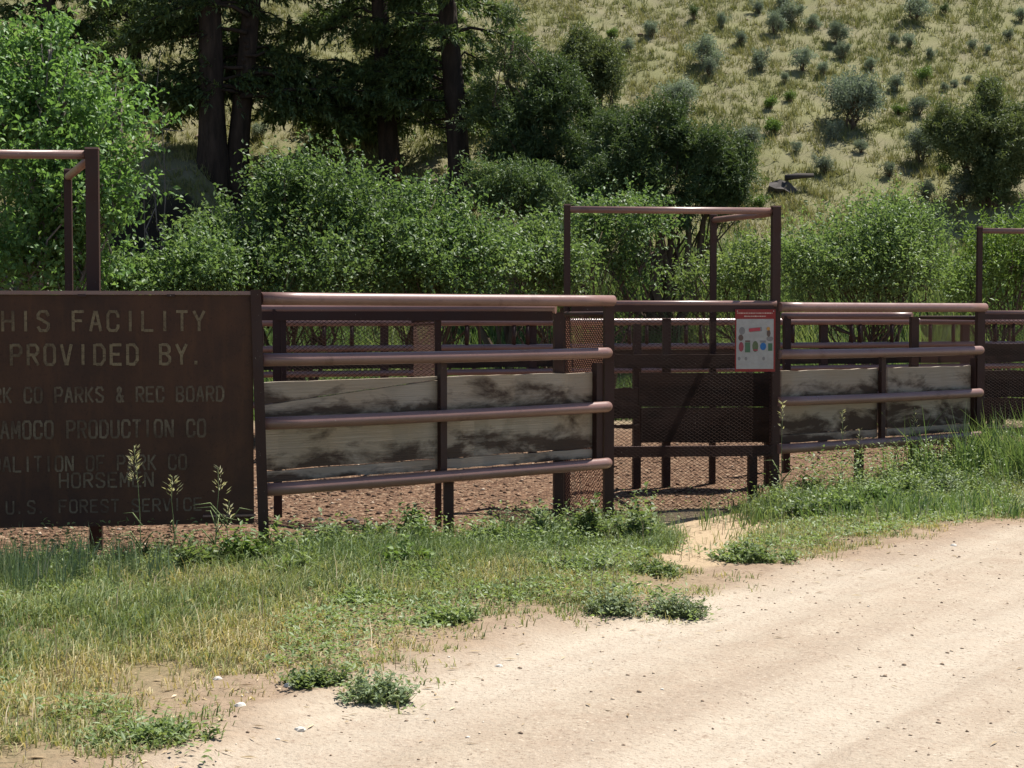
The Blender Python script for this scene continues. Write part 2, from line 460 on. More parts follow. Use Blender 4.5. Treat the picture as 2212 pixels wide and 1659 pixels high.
class MB:
    def __init__(s): s.v = []; s.f = []; s.sm = []
    def box(s, c, ax, half):
        """centre, three unit axes, half sizes"""
        b = len(s.v); c = Vector(c)
        for i in (-1, 1):
            for j in (-1, 1):
                for k in (-1, 1):
                    s.v.append(c + ax[0] * half[0] * i + ax[1] * half[1] * j + ax[2] * half[2] * k)
        for q in ((0, 1, 3, 2), (4, 6, 7, 5), (0, 4, 5, 1), (2, 3, 7, 6), (0, 2, 6, 4), (1, 5, 7, 3)):
            s.f.append([b + i for i in q]); s.sm.append(False)
        return s
    def tube(s, pts, r, n=14, cap=True, wob=0.0):
        pts = [Vector(p) for p in pts]
        if not hasattr(r, '__len__'): r = [r] * len(pts)
        b = len(s.v); prev = None
        for i, p in enumerate(pts):
            d = (pts[min(i + 1, len(pts) - 1)] - pts[max(i - 1, 0)]).normalized()
            if prev is None:
                u = d.orthogonal().normalized()
            else:
                u = (prev - d * prev.dot(d)).normalized()
            prev = u
            w = d.cross(u)
            for k in range(n):
                a = 2 * math.pi * k / n
                rr = r[i] * (1 + wob * random.uniform(-1, 1))
                s.v.append(p + (u * math.cos(a) + w * math.sin(a)) * rr)
        for i in range(len(pts) - 1):
            for k in range(n):
                k2 = (k + 1) % n
                s.f.append([b + i * n + k, b + i * n + k2, b + (i + 1) * n + k2, b + (i + 1) * n + k]); s.sm.append(True)
        if cap:
            s.f.append([b + k for k in reversed(range(n))]); s.sm.append(False)
            e = b + (len(pts) - 1) * n
            s.f.append([e + k for k in range(n)]); s.sm.append(False)
        return s
    def plank(s, a, b, z0, z1, th, out, seg=9, jit=0.006):
        """board from plan point a to b, between z0 and z1, front face towards out; uneven edges"""
        a = Vector(a); b = Vector(b); base = len(s.v)
        out = Vector((out[0], out[1], 0)).normalized()
        for i in range(seg + 1):
            t_ = i / seg
            p = a.lerp(b, t_)
            jx = (random.uniform(-jit, jit) * 2) if i in (0, seg) else 0
            q = p + (b - a).normalized() * jx
            za_ = z0[0] + (z0[1] - z0[0]) * t_ if isinstance(z0, tuple) else z0
            zb2 = z1[0] + (z1[1] - z1[0]) * t_ if isinstance(z1, tuple) else z1
            zz0 = za_ + random.uniform(-jit, jit); zz1 = zb2 + random.uniform(-jit, jit)
            w = random.uniform(-jit, jit) * 0.4
            for (o_, z_) in ((w, zz0), (w, zz1), (w - th, zz1), (w - th, zz0)):
                v = Vector((q.x, q.y, 0)) + out * o_
                s.v.append(Vector((v.x, v.y, z_)))
        for i in range(seg):
            for k in range(4):
                k2 = (k + 1) % 4
                s.f.append([base + i * 4 + k, base + (i + 1) * 4 + k, base + (i + 1) * 4 + k2, base + i * 4 + k2]); s.sm.append(False)
        s.f.append([base + k for k in range(4)]); s.sm.append(False)
        s.f.append([base + seg * 4 + k for k in reversed(range(4))]); s.sm.append(False)
        return s
    def build(s, name, mat, parent=None, **tags):
        o0 = ORG.get(parent.name, Vector((0, 0, 0))) if parent else Vector((0, 0, 0))
        me = bpy.data.meshes.new(name)
        me.from_pydata([tuple(v - o0) for v in s.v], [], s.f)
        me.polygons.foreach_set('use_smooth', s.sm)
        me.update()
        return link_mesh(name, me, mat, parent, **tags)

UP = Vector((0, 0, 1))
def plan_dir(a, b):
    t_ = Vector((b[0] - a[0], b[1] - a[1], 0)).normalized()
    n_ = Vector((t_.y, -t_.x, 0))                       # towards the viewer's side for lines running left to right
    return t_, n_
def online(px, a, b, off=0.0):
    """plan point where the sight column px crosses the line a-b pushed back by off"""
    t_, n_ = plan_dir(a, b)
    A = Vector((a[0], a[1], 0)) - n_ * off
    k = ray(px, 676); k = Vector((k.x / k.y, 1, 0))
    # A + s t = y k
    det = t_.x * (-k.y) - (-k.x) * t_.y
    s_ = ((-A.x) * (-k.y) - (-k.x) * (-A.y)) / det
    return A + t_ * s_

# ------------------------------------------------------------------ terrain sheets
def axis(lo, hi, fine, a, b, med, far):
    v = list(np.arange(a, b + 1e-6, fine))
    s = fine
    x = a
    left = []
    while x > lo:
        s = min(s * 1.18, far); x -= s; left.append(x)
    x = b; s = fine; right = []
    while x < hi:
        s = min(s * 1.15, med if x < med * 200 else far); x += s; right.append(x)
    return np.array(left[::-1] + v + right)
gx = axis(-160, 160, 0.05, -4.6, 5.6, 6, 6)
gy1 = np.arange(4.4, 17.5, 0.05)
gy0 = []; yy = 4.4; st_ = 0.05
while yy > -60:
    st_ = min(st_ * 1.25, 6); yy -= st_; gy0.append(yy)
gy2 = []; yy = 17.5; st_ = 0.05
while yy < 220:
    lim = 0.16 if yy < 52 else 6
    st_ = min(st_ * 1.2, lim); yy += st_; gy2.append(yy)
gy = np.array(gy0[::-1] + list(gy1) + gy2)
XX, YY = np.meshgrid(gx, gy)
ZZ = terrain(XX, YY)
rd = sdist(XX, YY, ROAD); gd = sdist(XX, YY, GRASS); fd = sdist(XX, YY, FRONT)
wob = 0.5 * (fbm(XX, YY, 1.4, 3, 51) - 0.5)
m_road = sst(0.25, -0.25, rd + wob * 0.8)
s_ = (XX + 0.18) * 0.826 - (YY - 5.97) * 0.563 + 0.10 * (fbm(XX, YY, 0.35, 2, 40) - 0.5)
trk = (0.5 - 0.5 * np.cos(s_ * 2 * math.pi / 1.55)) * sst(0.0, -0.6, rd) * (0.4 + 0.6 * fbm(XX, YY, 0.6, 2, 60))
bare_gate = bare_f(XX, YY)
m_grass = sst(-0.2, 0.9, gd + wob) * (1 - sst(0.05, 0.9, fd + wob)) * (1 - 0.95 * sst(0.3, 0.7, bare_gate))
m_grav = sst(-0.6, -0.1, fd + wob * 0.8) * sst(26, 22, YY) * (1 - sst(0.12, 0.4, bare_gate))
m_hill = sst(23, 28, YY + 2 * wob)
m_lush = sst(34.2, 32.0, YY + 1.8 * (fbm(XX, YY, 0.5, 3, 70) - 0.5)) * sst(24, 27, YY)
m_bank_shade = sst(-9.0, -8.2, XX) * sst(-5.8, -6.5, XX) * sst(32.3, 33.2, YY + 0.6 * wob) * sst(34.35, 34.0, YY + 0.3 * wob)  # where the shade of the bank is painted into the soil colour
nxg, nyg = len(gx), len(gy)
ids = np.arange(nxg * nyg).reshape(nyg, nxg)
quads = np.stack([ids[:-1, :-1], ids[:-1, 1:], ids[1:, 1:], ids[1:, :-1]], -1).reshape(-1, 4)
def fc(a): return (0.25 * (a[:-1, :-1] + a[:-1, 1:] + a[1:, 1:] + a[1:, :-1])).ravel()
cls = np.zeros(len(quads), int)
cls[fc(rd) < 0] = 1
cls[(fc(fd) > 0) & (fc(YY) < 25)] = 2
cls[fc(YY) >= 25] = 3
VV = np.stack([XX, YY, ZZ], -1).reshape(-1, 3)
mask = np.stack([m_road, m_grass, m_grav, sst(0.12, 0.5, bare_gate + 0.8 * wob)], -1).reshape(-1, 4)
al_ = XX * 0.56 + YY * 0.83
streak = fbm(s_ * 3.2 + 0.3 * fbm(XX, YY, 0.5, 2, 140), al_ * 0.16, 1.0, 4, 141) * 0.75 + 0.25 * fbm(s_ * 14, al_ * 0.5, 1.0, 2, 142)
mask2 = np.stack([trk, m_hill, m_lush, streak], -1).reshape(-1, 4)
for k, nm_ in enumerate(('ground', 'dirt_road', 'corral_floor', 'hillside')):
    q = quads[cls == k]
    u, inv = np.unique(q, return_inverse=True)
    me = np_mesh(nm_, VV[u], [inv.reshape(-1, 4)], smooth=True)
    ba = me.attributes.new('bank_shade', 'FLOAT', 'POINT'); ba.data.foreach_set('value', np.ascontiguousarray(m_bank_shade.ravel()[u], np.float32))
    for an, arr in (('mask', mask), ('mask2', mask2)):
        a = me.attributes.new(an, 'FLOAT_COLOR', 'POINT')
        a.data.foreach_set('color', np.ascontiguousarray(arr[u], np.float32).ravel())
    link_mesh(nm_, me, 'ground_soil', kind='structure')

# ------------------------------------------------------------------ the corral
PIPE = 0.043
def expanded_mesh(a, b, z0, z1, name, mat, parent, dw=0.050, dh=0.031, th=0.0019):
    """expanded steel sheet: zig-zag strands that meet at the diamonds' corners"""
    t_, n_ = plan_dir(a, b)
    L = math.hypot(b[0] - a[0], b[1] - a[1])
    nx_ = max(2, int(L / (dw / 2))); hx = L / nx_
    nz = int((z1 - z0) / dh)
    i = np.arange(nx_ + 1)
    rows = []
    for j in range(nz + 1):
        zz = z0 + j * dh
        if zz + dh / 2 <= z1: rows.append(zz + dh / 2 * (i % 2))
        if zz - dh / 2 >= z0 - 0.001: rows.append(zz - dh / 2 * (i % 2))
    Z = np.array(rows)                                   # (rows, n)
    R = len(rows); n = nx_ + 1
    bx = a[0] + t_.x * hx * i; by = a[1] + t_.y * hx * i
    off = ((0.0, th), (-0.002, -th), (0.002, -th * 0.6))
    V = np.zeros((R, n, 3, 3))
    for k, (o_, dz) in enumerate(off):
        V[:, :, k, 0] = bx + n_.x * o_; V[:, :, k, 1] = by + n_.y * o_; V[:, :, k, 2] = Z + dz
    o0 = ORG[parent.name]
    V = V.reshape(-1, 3) - np.array(o0)
    base = (np.arange(R)[:, None] * n + np.arange(n - 1)[None, :]).ravel() * 3
    F = []
    for k in range(3):
        k2 = (k + 1) % 3
        F.append(np.stack([base + k, base + 3 + k, base + 3 + k2, base + k2], -1))
    return link_mesh(name, np_mesh(name, V, [np.concatenate(F)]), mat, parent)

def pipe(parent, name, pts, r, mat='post_paint', n=14):
    return MB().tube(pts, r, n).build(name, mat, parent)

def vpost(parent, p, z0, z1, r, mat='post_paint', name='post', lean=(0, 0)):
    ax = Vector((0.992, 0.126, 0)); ay = Vector((-0.126, 0.992, 0))       # square tube set square to the stalls
    return MB().box((p[0], p[1], (z0 + z1) / 2), (ax, ay, UP), (r, r, (z1 - z0) / 2)).build(name, mat, parent)

def rail_pts(a, b, z, ends=(0, 0), bow=0.0, seg=10):
    a = Vector((a[0], a[1], z)); b = Vector((b[0], b[1], z + ends[1] - ends[0]))
    pts = []
    for i in range(seg + 1):
        k = i / seg
        p = a.lerp(b, k); p.z -= bow * 4 * k * (1 - k)
        pts.append(p)
    return pts

def stall_front(A0, A1, zr, strap_px, leg_px, board_px, label, split=False):
    """pipe rail fence with feed boards behind the lower rails"""
    t_, n_ = plan_dir(A0, A1)
    g0 = T1(A0[0], A0[1])
    th = thing('pipe_fence', (A0[0], A0[1], g0), label, 'fence', 'pipe rail stall fronts')
    A1v = Vector((A1[0], A1[1], 0))
    for i, z in enumerate(zr):
        bow = (0.002, 0.006, 0.008, 0.004)[i]
        endp = A1v + t_ * (0.03 if i == 0 else -0.01)
        pts = rail_pts((A0[0] + t_.x * 0.03, A0[1] + t_.y * 0.03), endp, z, bow=bow)
        r = [PIPE] * len(pts)
        if i:                                            # lower rails end in a rounded elbow on the end post
            e = pts[-1]
            pts = pts[:-1] + [e - t_ * 0.05, e - t_ * 0.015 - n_ * 0.008, e + t_ * 0.008 - n_ * 0.026, e + t_ * 0.016 - n_ * 0.05]
            r = [PIPE] * (len(pts) - 2) + [PIPE * 0.96, PIPE * 0.85]
        MB().tube(pts, r, 18).build('rail', 'rail_paint', th)
    ep = A1v - n_ * 0.078 + t_ * 0.058
    vpost(th, ep, T1(ep.x, ep.y) - 0.1, zr[0] - 0.02, 0.038, name='end_post')
    # strap post in front of the boards, leaning a little, reaching the ground
    sp = online(strap_px[0], A0, A1, 0.085)
    lp = online(strap_px[1], A0, A1, 0.085)
    MB().box((sp.x, sp.y, (zr[1] + zr[3]) / 2 - 0.02), (t_, n_, UP), (0.029, 0.02, (zr[1] - zr[3]) / 2)).build('strap', 'post_paint', th)
    vpost(th, lp, T1(lp.x, lp.y) - 0.1, zr[3], 0.036)
    for px in leg_px:
        q = online(px, A0, A1, 0.24)
        vpost(th, q, T1(q.x, q.y) - 0.1, zr[0] - 0.09, 0.037)
    # feed boards, two rows in two bays
    for (x0, x1) in board_px:
        a = online(x0, A0, A1, 0.13); b = online(x1, A0, A1, 0.13)
        if split and x0 == board_px[0][0]:                # the first upper board has cracked along its length
            MB().plank(a, b, (zr[2] + 0.115, zr[1] - 0.168), (zr[1] - 0.155, zr[1] - 0.150), 0.038, n_, 11, 0.002).build('board', 'gray_wood', th)
            MB().plank(a, b, zr[2] + 0.022, (zr[2] + 0.109, zr[1] - 0.176), 0.04, n_, 11, 0.002).build('board', 'gray_wood', th)
        else:
            MB().plank(a, b, zr[2] + 0.022, zr[1] - 0.155, 0.04, n_, 11, 0.005).build('board', 'gray_wood', th)
        MB().plank(a, b, zr[3] + 0.115, zr[2] + 0.010, 0.04, n_, 11, 0.004).build('board', 'gray_wood', th)
        MB().plank(a, b, zr[3] + 0.035, zr[3] + 0.108, 0.035, n_, 11, 0.004).build('board', 'gray_wood', th)
    # channel that holds the boards next to the end post
    q = online(board_px[-1][1] + 8, A0, A1, 0.11)
    MB().box((q.x, q.y, (zr[3] + zr[1]) / 2 - 0.06), (t_, n_, UP), (0.035, 0.03, (zr[1] - zr[3]) / 2 - 0.02)).build('bracket', 'post_paint', th)
    return th

A0, A1 = (-1.675, 10.93), (0.760, 12.93)
B0, B1 = (2.335, 14.72), (4.630, 16.40)
ZA = (1.724, 1.321, 0.902, 0.462)
ZB = (1.683, 1.264, 0.846, 0.424)
stall_front(A0, A1, ZA, (955, 968), (1206,), ((562, 946), (963, 1283)), 'brown pipe rail fence with stained grey boards between the lettered sign and the mesh gate', True)
stall_front(B0, B1, ZB, (1907, 1858), (1975,), ((1690, 1897), (1918, 2099)), 'brown pipe rail fence with stained grey boards running on from the gate with the poster')

# inner rail frames behind each stall front, with a mesh upper panel
def inner_frame(L, R, z, label, mesh_frac):
    t_, n_ = plan_dir(L, R)
    th = thing('inner_rail_frame', (L[0], L[1], T1(*L)), label, 'fence', 'inner stall frames')
    Rv = Vector((R[0], R[1], 0)); Lv = Vector((L[0], L[1], 0))
    ln = (Rv - Lv).length
    vpost(th, Lv, T1(*L) - 0.1, z, 0.034)
    MB().tube(rail_pts(Lv - t_ * (0.5 if mesh_frac else 0.05), Rv - t_ * 0.02, z, seg=6), 0.036, 14).build('top_rail', 'rail_paint', th)
    if mesh_frac is None: return th
    k1 = Lv + t_ * (ln * mesh_frac)
    bm0 = Lv - t_ * 0.5; bm1 = Rv - t_ * 0.04
    MB().box((bm0 + bm1) / 2 + UP * (z - 0.055) + n_ * 0.012, (t_, n_, UP), ((bm1 - bm0).length / 2, 0.022, 0.036)).build('beam', 'post_paint', th)
    k0 = Lv + t_ * 0.06
    for zz in (z - 0.375,):
        MB().tube(rail_pts(k0, k1, zz, seg=3), 0.018, 10).build('mesh_rail', 'post_paint', th)
    vpost(th, k0, z - 0.75, z - 0.02, 0.020, name='mesh_frame')
    vpost(th, k1, T1(k1.x, k1.y) - 0.1, z - 0.02, 0.024)
    expanded_mesh(k0, k1, z - 0.72, z - 0.05, 'mesh_panel', 'mesh_steel', th, 0.046, 0.030)
    MB().tube(rail_pts(k0, k1, z - 0.73, seg=3), 0.018, 10).build('mesh_rail', 'post_paint', th)
    return th
inner_frame((XofP(598, 13.4), 13.4), (XofP(1206, 12.72), 12.72), 1.66, 'inner pipe frame with a mesh upper panel behind the fence next to the lettered sign', 0.585)
inner_frame((XofP(1700, 17.0), 17.0), (XofP(1975, 16.3), 16.3), 1.60, 'plain inner pipe frame behind the fence past the poster gate', None)

# side screens of mesh running back from each end post
def side_screen(a, b, z1, label, mat='rusty_mesh'):
    t_, n_ = plan_dir(a, b)
    th = thing('mesh_screen', (a[0], a[1], T1(*a)), label, 'mesh screen', 'mesh side screens')
    za = T1(*a); zb = T1(*b)
    MB().tube([(a[0], a[1], z1), (b[0], b[1], z1)], 0.022, 10).build('top_bar', 'post_paint', th)
    MB().tube([(a[0], a[1], za + 0.03), (b[0], b[1], zb + 0.03)], 0.018, 10).build('bottom_bar', 'post_paint', th)
    expanded_mesh(a, b, min(za, zb) + 0.04, z1 - 0.02, 'mesh_panel', mat, th, 0.07, 0.034, 0.0042 if mat == 'rusty_mesh' else 0.0022)
    return th
side_screen((A1[0] + 0.02, A1[1] + 0.16), (XofP(1222, 14.42), 14.42), 1.62, 'rust brown mesh screen running back from the end of the fence beside the lettered sign')
side_screen((B1[0] + 0.0, B1[1] + 0.16), (XofP(1990, 18.2), 18.2), 1.58, 'rust brown mesh screen running back from the end of the fence past the poster gate', 'brown_mesh')

# mesh gates under the tall frames
def mesh_gate(L, R, z1, label, legs_px, bar_y, group='mesh front panels'):
    t_, n_ = plan_dir(L, R)
    th = thing('mesh_gate', (L[0], L[1], T1(*L)), label, 'gate', group)
    Lv = Vector((L[0], L[1], 0)); Rv = Vector((R[0], R[1], 0))
    MB().tube([Lv + UP * z1 + n_ * 0.0, Rv + UP * z1], 0.026, 14).build('top_rail', 'rail_paint', th)
    MB().box((Lv + Rv) / 2 + UP * (z1 - 0.045) + n_ * 0.022, (t_, n_, UP), ((Rv - Lv).length / 2 - 0.03, 0.004, 0.028)).build('mesh_strip', 'post_paint', th)
    gz = min(T1(*L), T1(*R)) - 0.02
    expanded_mesh(Lv + n_ * 0.015, Rv + n_ * 0.015 - t_ * 0.03, gz, z1 - 0.03, 'mesh_panel', 'mesh_steel', th)
    MB().box((Lv + Rv) / 2 + UP * bar_y - n_ * 0.04, (t_, n_, UP), ((Rv - Lv).length / 2, 0.03, 0.046)).build('bottom_rail', 'post_paint', th)
    for px in legs_px:
        q = online(px, L, R, 0.04)
        vpost(th, q, T1(q.x, q.y) - 0.1, bar_y - 0.03, 0.037, name='leg')
    return th
G2L, G2R = (XofP(1225, 14.52), 14.52), (XofP(1677, 14.72), 14.72)
mesh_gate(G2L, G2R, 1.712, 'mesh gate carrying the red and white poster under the tall pipe frame', (1627,), 0.41)
G3L, G3R = (XofP(2117, 18.0), 18.0), (XofP(2117, 18.0) + 1.85, 18.25)
mesh_gate(G3L, G3R, 1.63, 'mesh gate behind the tall grass at the far end of the second board fence', (), 0.34)

# tall pipe frames over the gates
def tall_frame(L, R, back, z, rs, label):
    th = thing('gate_frame', (R[0], R[1], T1(*R)), label, 'gate frame', 'tall gate frames')
    for p, r, nm_ in ((L, rs[0], 'post'), (R, rs[1], 'post'), (back, rs[2], 'post')):
        vpost(th, p, T1(p[0], p[1]) - 0.1, z, r, name=nm_)
    MB().tube([(L[0] + rs[0] * 0.8, L[1], z - 0.035), (R[0] - rs[1] * 0.8, R[1], z - 0.035)], 0.030, 14).build('crossbar', 'rail_paint', th)
    d = Vector((back[0] - R[0], back[1] - R[1], 0)).normalized()
    MB().tube([(R[0] + d.x * rs[1] * 0.8, R[1] + d.y * rs[1] * 0.8, z - 0.05), (back[0] - d.x * 0.02, back[1] - d.y * 0.02, z - 0.05)], 0.029, 14).build('side_bar', 'rail_paint', th)
    for p, r in ((L, rs[0]), (R, rs[1]), (back, rs[2])):
        MB().box((p[0], p[1], z + 0.006), (Vector((0.992, 0.126, 0)), Vector((-0.126, 0.992, 0)), UP), (r * 1.06, r * 1.06, 0.006)).build('cap', 'rail_paint', th)
z2 = Zpx(447, 14.75)
tall_frame((G2L[0], G2L[1] + 0.03), (G2R[0] + 0.0, G2R[1] + 0.06), (XofP(1540, 15.95), 15.95), z2, (0.026, 0.037, 0.028), 'tall pipe frame standing over the mesh gate with the poster')
R1 = (XofP(203, 11.25), 11.25)
tall_frame((R1[0] - 1.85, R1[1] - 0.15), R1, (XofP(150, 12.9), 12.9), Zpx(323, 11.25), (0.03, 0.042, 0.028), 'tall pipe frame rising behind the lettered steel sign')
R3 = (G3R[0], G3R[1] + 0.06)
tall_frame((G3L[0], G3L[1] + 0.05), R3, (R3[0] - 0.42, R3[1] + 1.2), Zpx(491, 18.0), (0.026, 0.037, 0.028), 'tall pipe frame over the gate at the far end of the second board fence')

# manger of dark planks behind each gate
def manger(x0, x1, Y, rows, posts, label, skew=0.05):
    a = (XofP(x0, Y), Y); b = (XofP(x1, Y + skew), Y + skew)
    t_, n_ = plan_dir(a, b)
    th = thing('plank_manger', (a[0], a[1], T1(*a)), label, 'manger', 'dark plank mangers')
    for (xa, xb, ya, yb) in rows:
        pa = online(xa, a, b); pb = online(xb, a, b)
        MB().plank(pa, pb, Zpx(yb, Y), Zpx(ya, Y), 0.045, n_, 9, 0.006).build('plank', 'dark_wood', th)
    for px, ytop in posts:
        q = online(px, a, b, 0.10)
        vpost(th, q, T1(q.x, q.y) - 0.1, Zpx(ytop, Y), 0.036)
    return th
manger(1330, 1668, 15.65, [(1328, 1668, 766, 796), (1384, 1668, 806, 879), (1384, 1668, 881, 956), (1322, 1380, 838, 904), (1322, 1380, 918, 926)],
       [(1440, 688), (1376, 700), (1662, 700)], 'dark brown plank manger seen through the mesh gate with the poster')
manger(2128, 2330, 18.9, [(2122, 2400, 742, 768), (2122, 2400, 800, 858), (2122, 2400, 860, 905)], [(2250, 700), (2330, 700)],
       'dark brown plank manger behind the gate at the far end of the second board fence')

# back fence of the pens: rails with short uprights between the top two
def back_fence(a, b, zr, picks, posts, label):
    t_, n_ = plan_dir(a, b)
    th = thing('back_fence', (a[0], a[1], T1(*a)), label, 'fence')
    for z, r in zip(zr, (0.042, 0.036, 0.034, 0.036)):
        MB().tube(rail_pts(a, b, z, seg=8), r, 14).build('rail', 'rail_paint', th)
    for px in posts:
        q = online(px, a, b, 0.06)
        vpost(th, q, T1(q.x, q.y) - 0.1, zr[0] + 0.03, 0.045)
    ends = [p for p in posts] + [2260]
    for p0, p1 in zip(ends[:-1], ends[1:]):
        MB().plank(online(p0 + 2, a, b, 0.03), online(p1 - 2, a, b, 0.03), zr[2] + 0.05, zr[1] - 0.04, 0.04, n_, 5, 0.006).build('board', 'dark_wood', th)
    for px in picks:
        q = online(px, a, b)
        MB().tube([(q.x, q.y, zr[1]), (q.x, q.y, zr[0])], 0.024, 10).build('upright', 'post_paint', th)
BA, BB = (XofP(420, 18.0), 18.0), (XofP(2300, 21.6), 21.6)
back_fence(BA, BB, (1.525, 1.235, 0.955, 0.62), [700, 760, 895, 1008, 1110, 1140, 1359, 1397, 1482, 1514, 1713, 1840, 1858, 1927, 2010, 2060, 2150, 2190],
           [560, 830, 1150, 1440, 1779, 2085], 'long pipe rail back fence with short uprights across the rear of the pens')
# second line of pens behind: partition running back inside the first pen
side_screen((XofP(893, 15.6), 15.6), (XofP(945, 17.9), 17.9), 1.56, 'narrow mesh partition standing deep inside the pen behind the first board fence', 'brown_mesh')

# ------------------------------------------------------------------ lettered steel sign
SL, SR = Vector((XofP(-100, 10.58), 10.60, 0)), Vector((XofP(545, 10.88), 10.90, 0))
st, sn = plan_dir(SL, SR)
zt, zb_ = Zpx(637, 10.75), Zpx(1136, 10.75)
sg = thing('steel_sign', (SR.x, SR.y, T1(SR.x, SR.y)), 'large brown steel sign with cut lettering closing the front of a stall', 'sign')
mid = (SL + SR) / 2; hw = (SR - SL).length / 2
pm = MB()
nx_, nz_ = 24, 16
for j in range(nz_ + 1):                                  # plate, very slightly buckled
    for i in range(nx_ + 1):
        p = SL.lerp(SR, i / nx_); z = zb_ + (zt - zb_) * j / nz_
        w = 0.006 * math.sin(i * 0.55 + 0.4) * math.sin(j * 0.5 + 1.0)
        pm.v.append(Vector((p.x, p.y, z)) + sn * w)
for j in range(nz_):
    for i in range(nx_):
        b0 = j * (nx_ + 1) + i
        pm.f.append([b0, b0 + 1, b0 + nx_ + 2, b0 + nx_ + 1]); pm.sm.append(True)
nb = len(pm.v)
pm.v += [v - sn * 0.006 for v in pm.v]
for f in list(pm.f):
    pm.f.append([nb + i for i in reversed(f)]); pm.sm.append(True)
plate = pm.build('plate', 'sign_paint', sg)
MB().box(mid + UP * (zt + 0.014) - sn * 0.03, (st, sn, UP), (hw + 0.01, 0.045, 0.012)).build('top_bar', 'rail_paint', sg)
rp = SR + st * 0.022 - sn * 0.01
for p_, lean in ((rp, 0.045), (SL - st * 0.022 - sn * 0.01, 0.0)):
    g = T1(p_.x, p_.y)
    MB().box((p_.x + lean * 0.5, p_.y, (g - 0.12 + zt + 0.035) / 2), ((st + UP * 0).normalized(), sn, (Vector((p_.x, p_.y, zt)) - Vector((p_.x + lean, p_.y, g))).normalized()), (0.034, 0.034, (zt + 0.155 - g) / 2)).build('post', 'post_paint', sg)
MB().box(SR - st * 0.16 + UP * (zb_ + 0.055) + sn * 0.022, (st, sn, UP), (0.17, 0.012, 0.006)).build('ledge', 'rail_paint', sg)
for fx in (0.12, 0.42, 0.72):
    p_ = SL.lerp(SR, fx)
    MB().box(p_ + UP * (zt - 0.004) + sn * 0.014, (st, sn, UP), (0.025, 0.006, 0.008)).build('weld_tab', 'post_paint', sg)

def seg_gap(x0, y0, x1, y1, g=0.09):
    mx, my = (x0 + x1) / 2, (y0 + y1) / 2
    L = math.hypot(x1 - x0, y1 - y0); ux, uy = (x1 - x0) / L * g / 2, (y1 - y0) / L * g / 2
    return [[(x0, y0), (mx - ux, my - uy)], [(mx + ux, my + uy), (x1, y1)]]
V0 = seg_gap(0, 0, 0, 1); V1 = seg_gap(1, 0, 1, 1)
FONT = {
 'A': [[(0, 0), (.42, 1)], [(.58, 1), (1, 0)], [(.26, .36), (.74, .36)]],
 'B': V0 + [[(.2, 1), (.7, 1), (.92, .86), (.92, .66), (.72, .54), (.22, .54)], [(.72, .46), (.98, .34), (.98, .14), (.74, 0), (.2, 0)]],
 'C': [[(.42, 1), (.2, 1), (0, .84), (0, .16), (.2, 0), (.42, 0)], [(.58, 1), (.8, 1), (1, .84), (1, .72)], [(.58, 0), (.8, 0), (1, .16), (1, .28)]],
 'D': V0 + [[(.22, 1), (.66, 1), (1, .78), (1, .55)], [(1, .45), (1, .22), (.66, 0), (.22, 0)]],
 'E': V0 + [[(.2, 1), (1, 1)], [(.2, .52), (.8, .52)], [(.2, 0), (1, 0)]],
 'F': V0 + [[(.2, 1), (1, 1)], [(.2, .52), (.8, .52)]],
 'H': V0 + V1 + [[(.16, .5), (.84, .5)]],
 'I': seg_gap(.5, 0, .5, 1),
 'K': V0 + [[(.95, 1), (.25, .52)], [(.38, .48), (1, 0)]],
 'L': V0 + [[(.2, 0), (1, 0)]],
 'M': [[(0, 0), (0, .94)], [(1, 0), (1, .94)], [(.06, 1), (.5, .3)], [(.5, .3), (.94, 1)]],
 'N': V0 + V1 + [[(.12, .96), (.88, .04)]],
 'O': [[(.42, 1), (.2, 1), (0, .84), (0, .16), (.2, 0), (.42, 0)], [(.58, 1), (.8, 1), (1, .84), (1, .16), (.8, 0), (.58, 0)]],
 'P': V0 + [[(.2, 1), (.74, 1), (1, .84), (1, .62), (.74, .46), (.2, .46)]],
 'R': V0 + [[(.2, 1), (.74, 1), (1, .84), (1, .62), (.74, .5), (.2, .5)], [(.52, .44), (1, 0)]],
 'S': [[(1, .8), (.8, 1), (.22, 1), (0, .84), (0, .66), (.44, .54)], [(.56, .48), (1, .36), (1, .16), (.8, 0), (.2, 0), (0, .18)]],
 'T': [[(.0, 1), (.42, 1)], [(.58, 1), (1, 1)], [(.5, .94), (.5, 0)]],
 'U': [[(0, 1), (0, .16), (.2, 0), (.42, 0)], [(.58, 0), (.8, 0), (1, .16), (1, 1)]],
 'V': [[(0, 1), (.45, 0)], [(.55, 0), (1, 1)]],
 'Y': [[(0, 1), (.42, .55)], [(1, 1), (.58, .55)], [(.5, .46), (.5, 0)]],
 '&': [[(1, 0), (.2, .72), (.2, .9), (.42, 1), (.66, .9), (.62, .72), (.1, .34), (.06, .12), (.3, 0), (.56, 0), (.95, .4)]],
 '.': [[(.3, 0), (.3, .12)]],
}
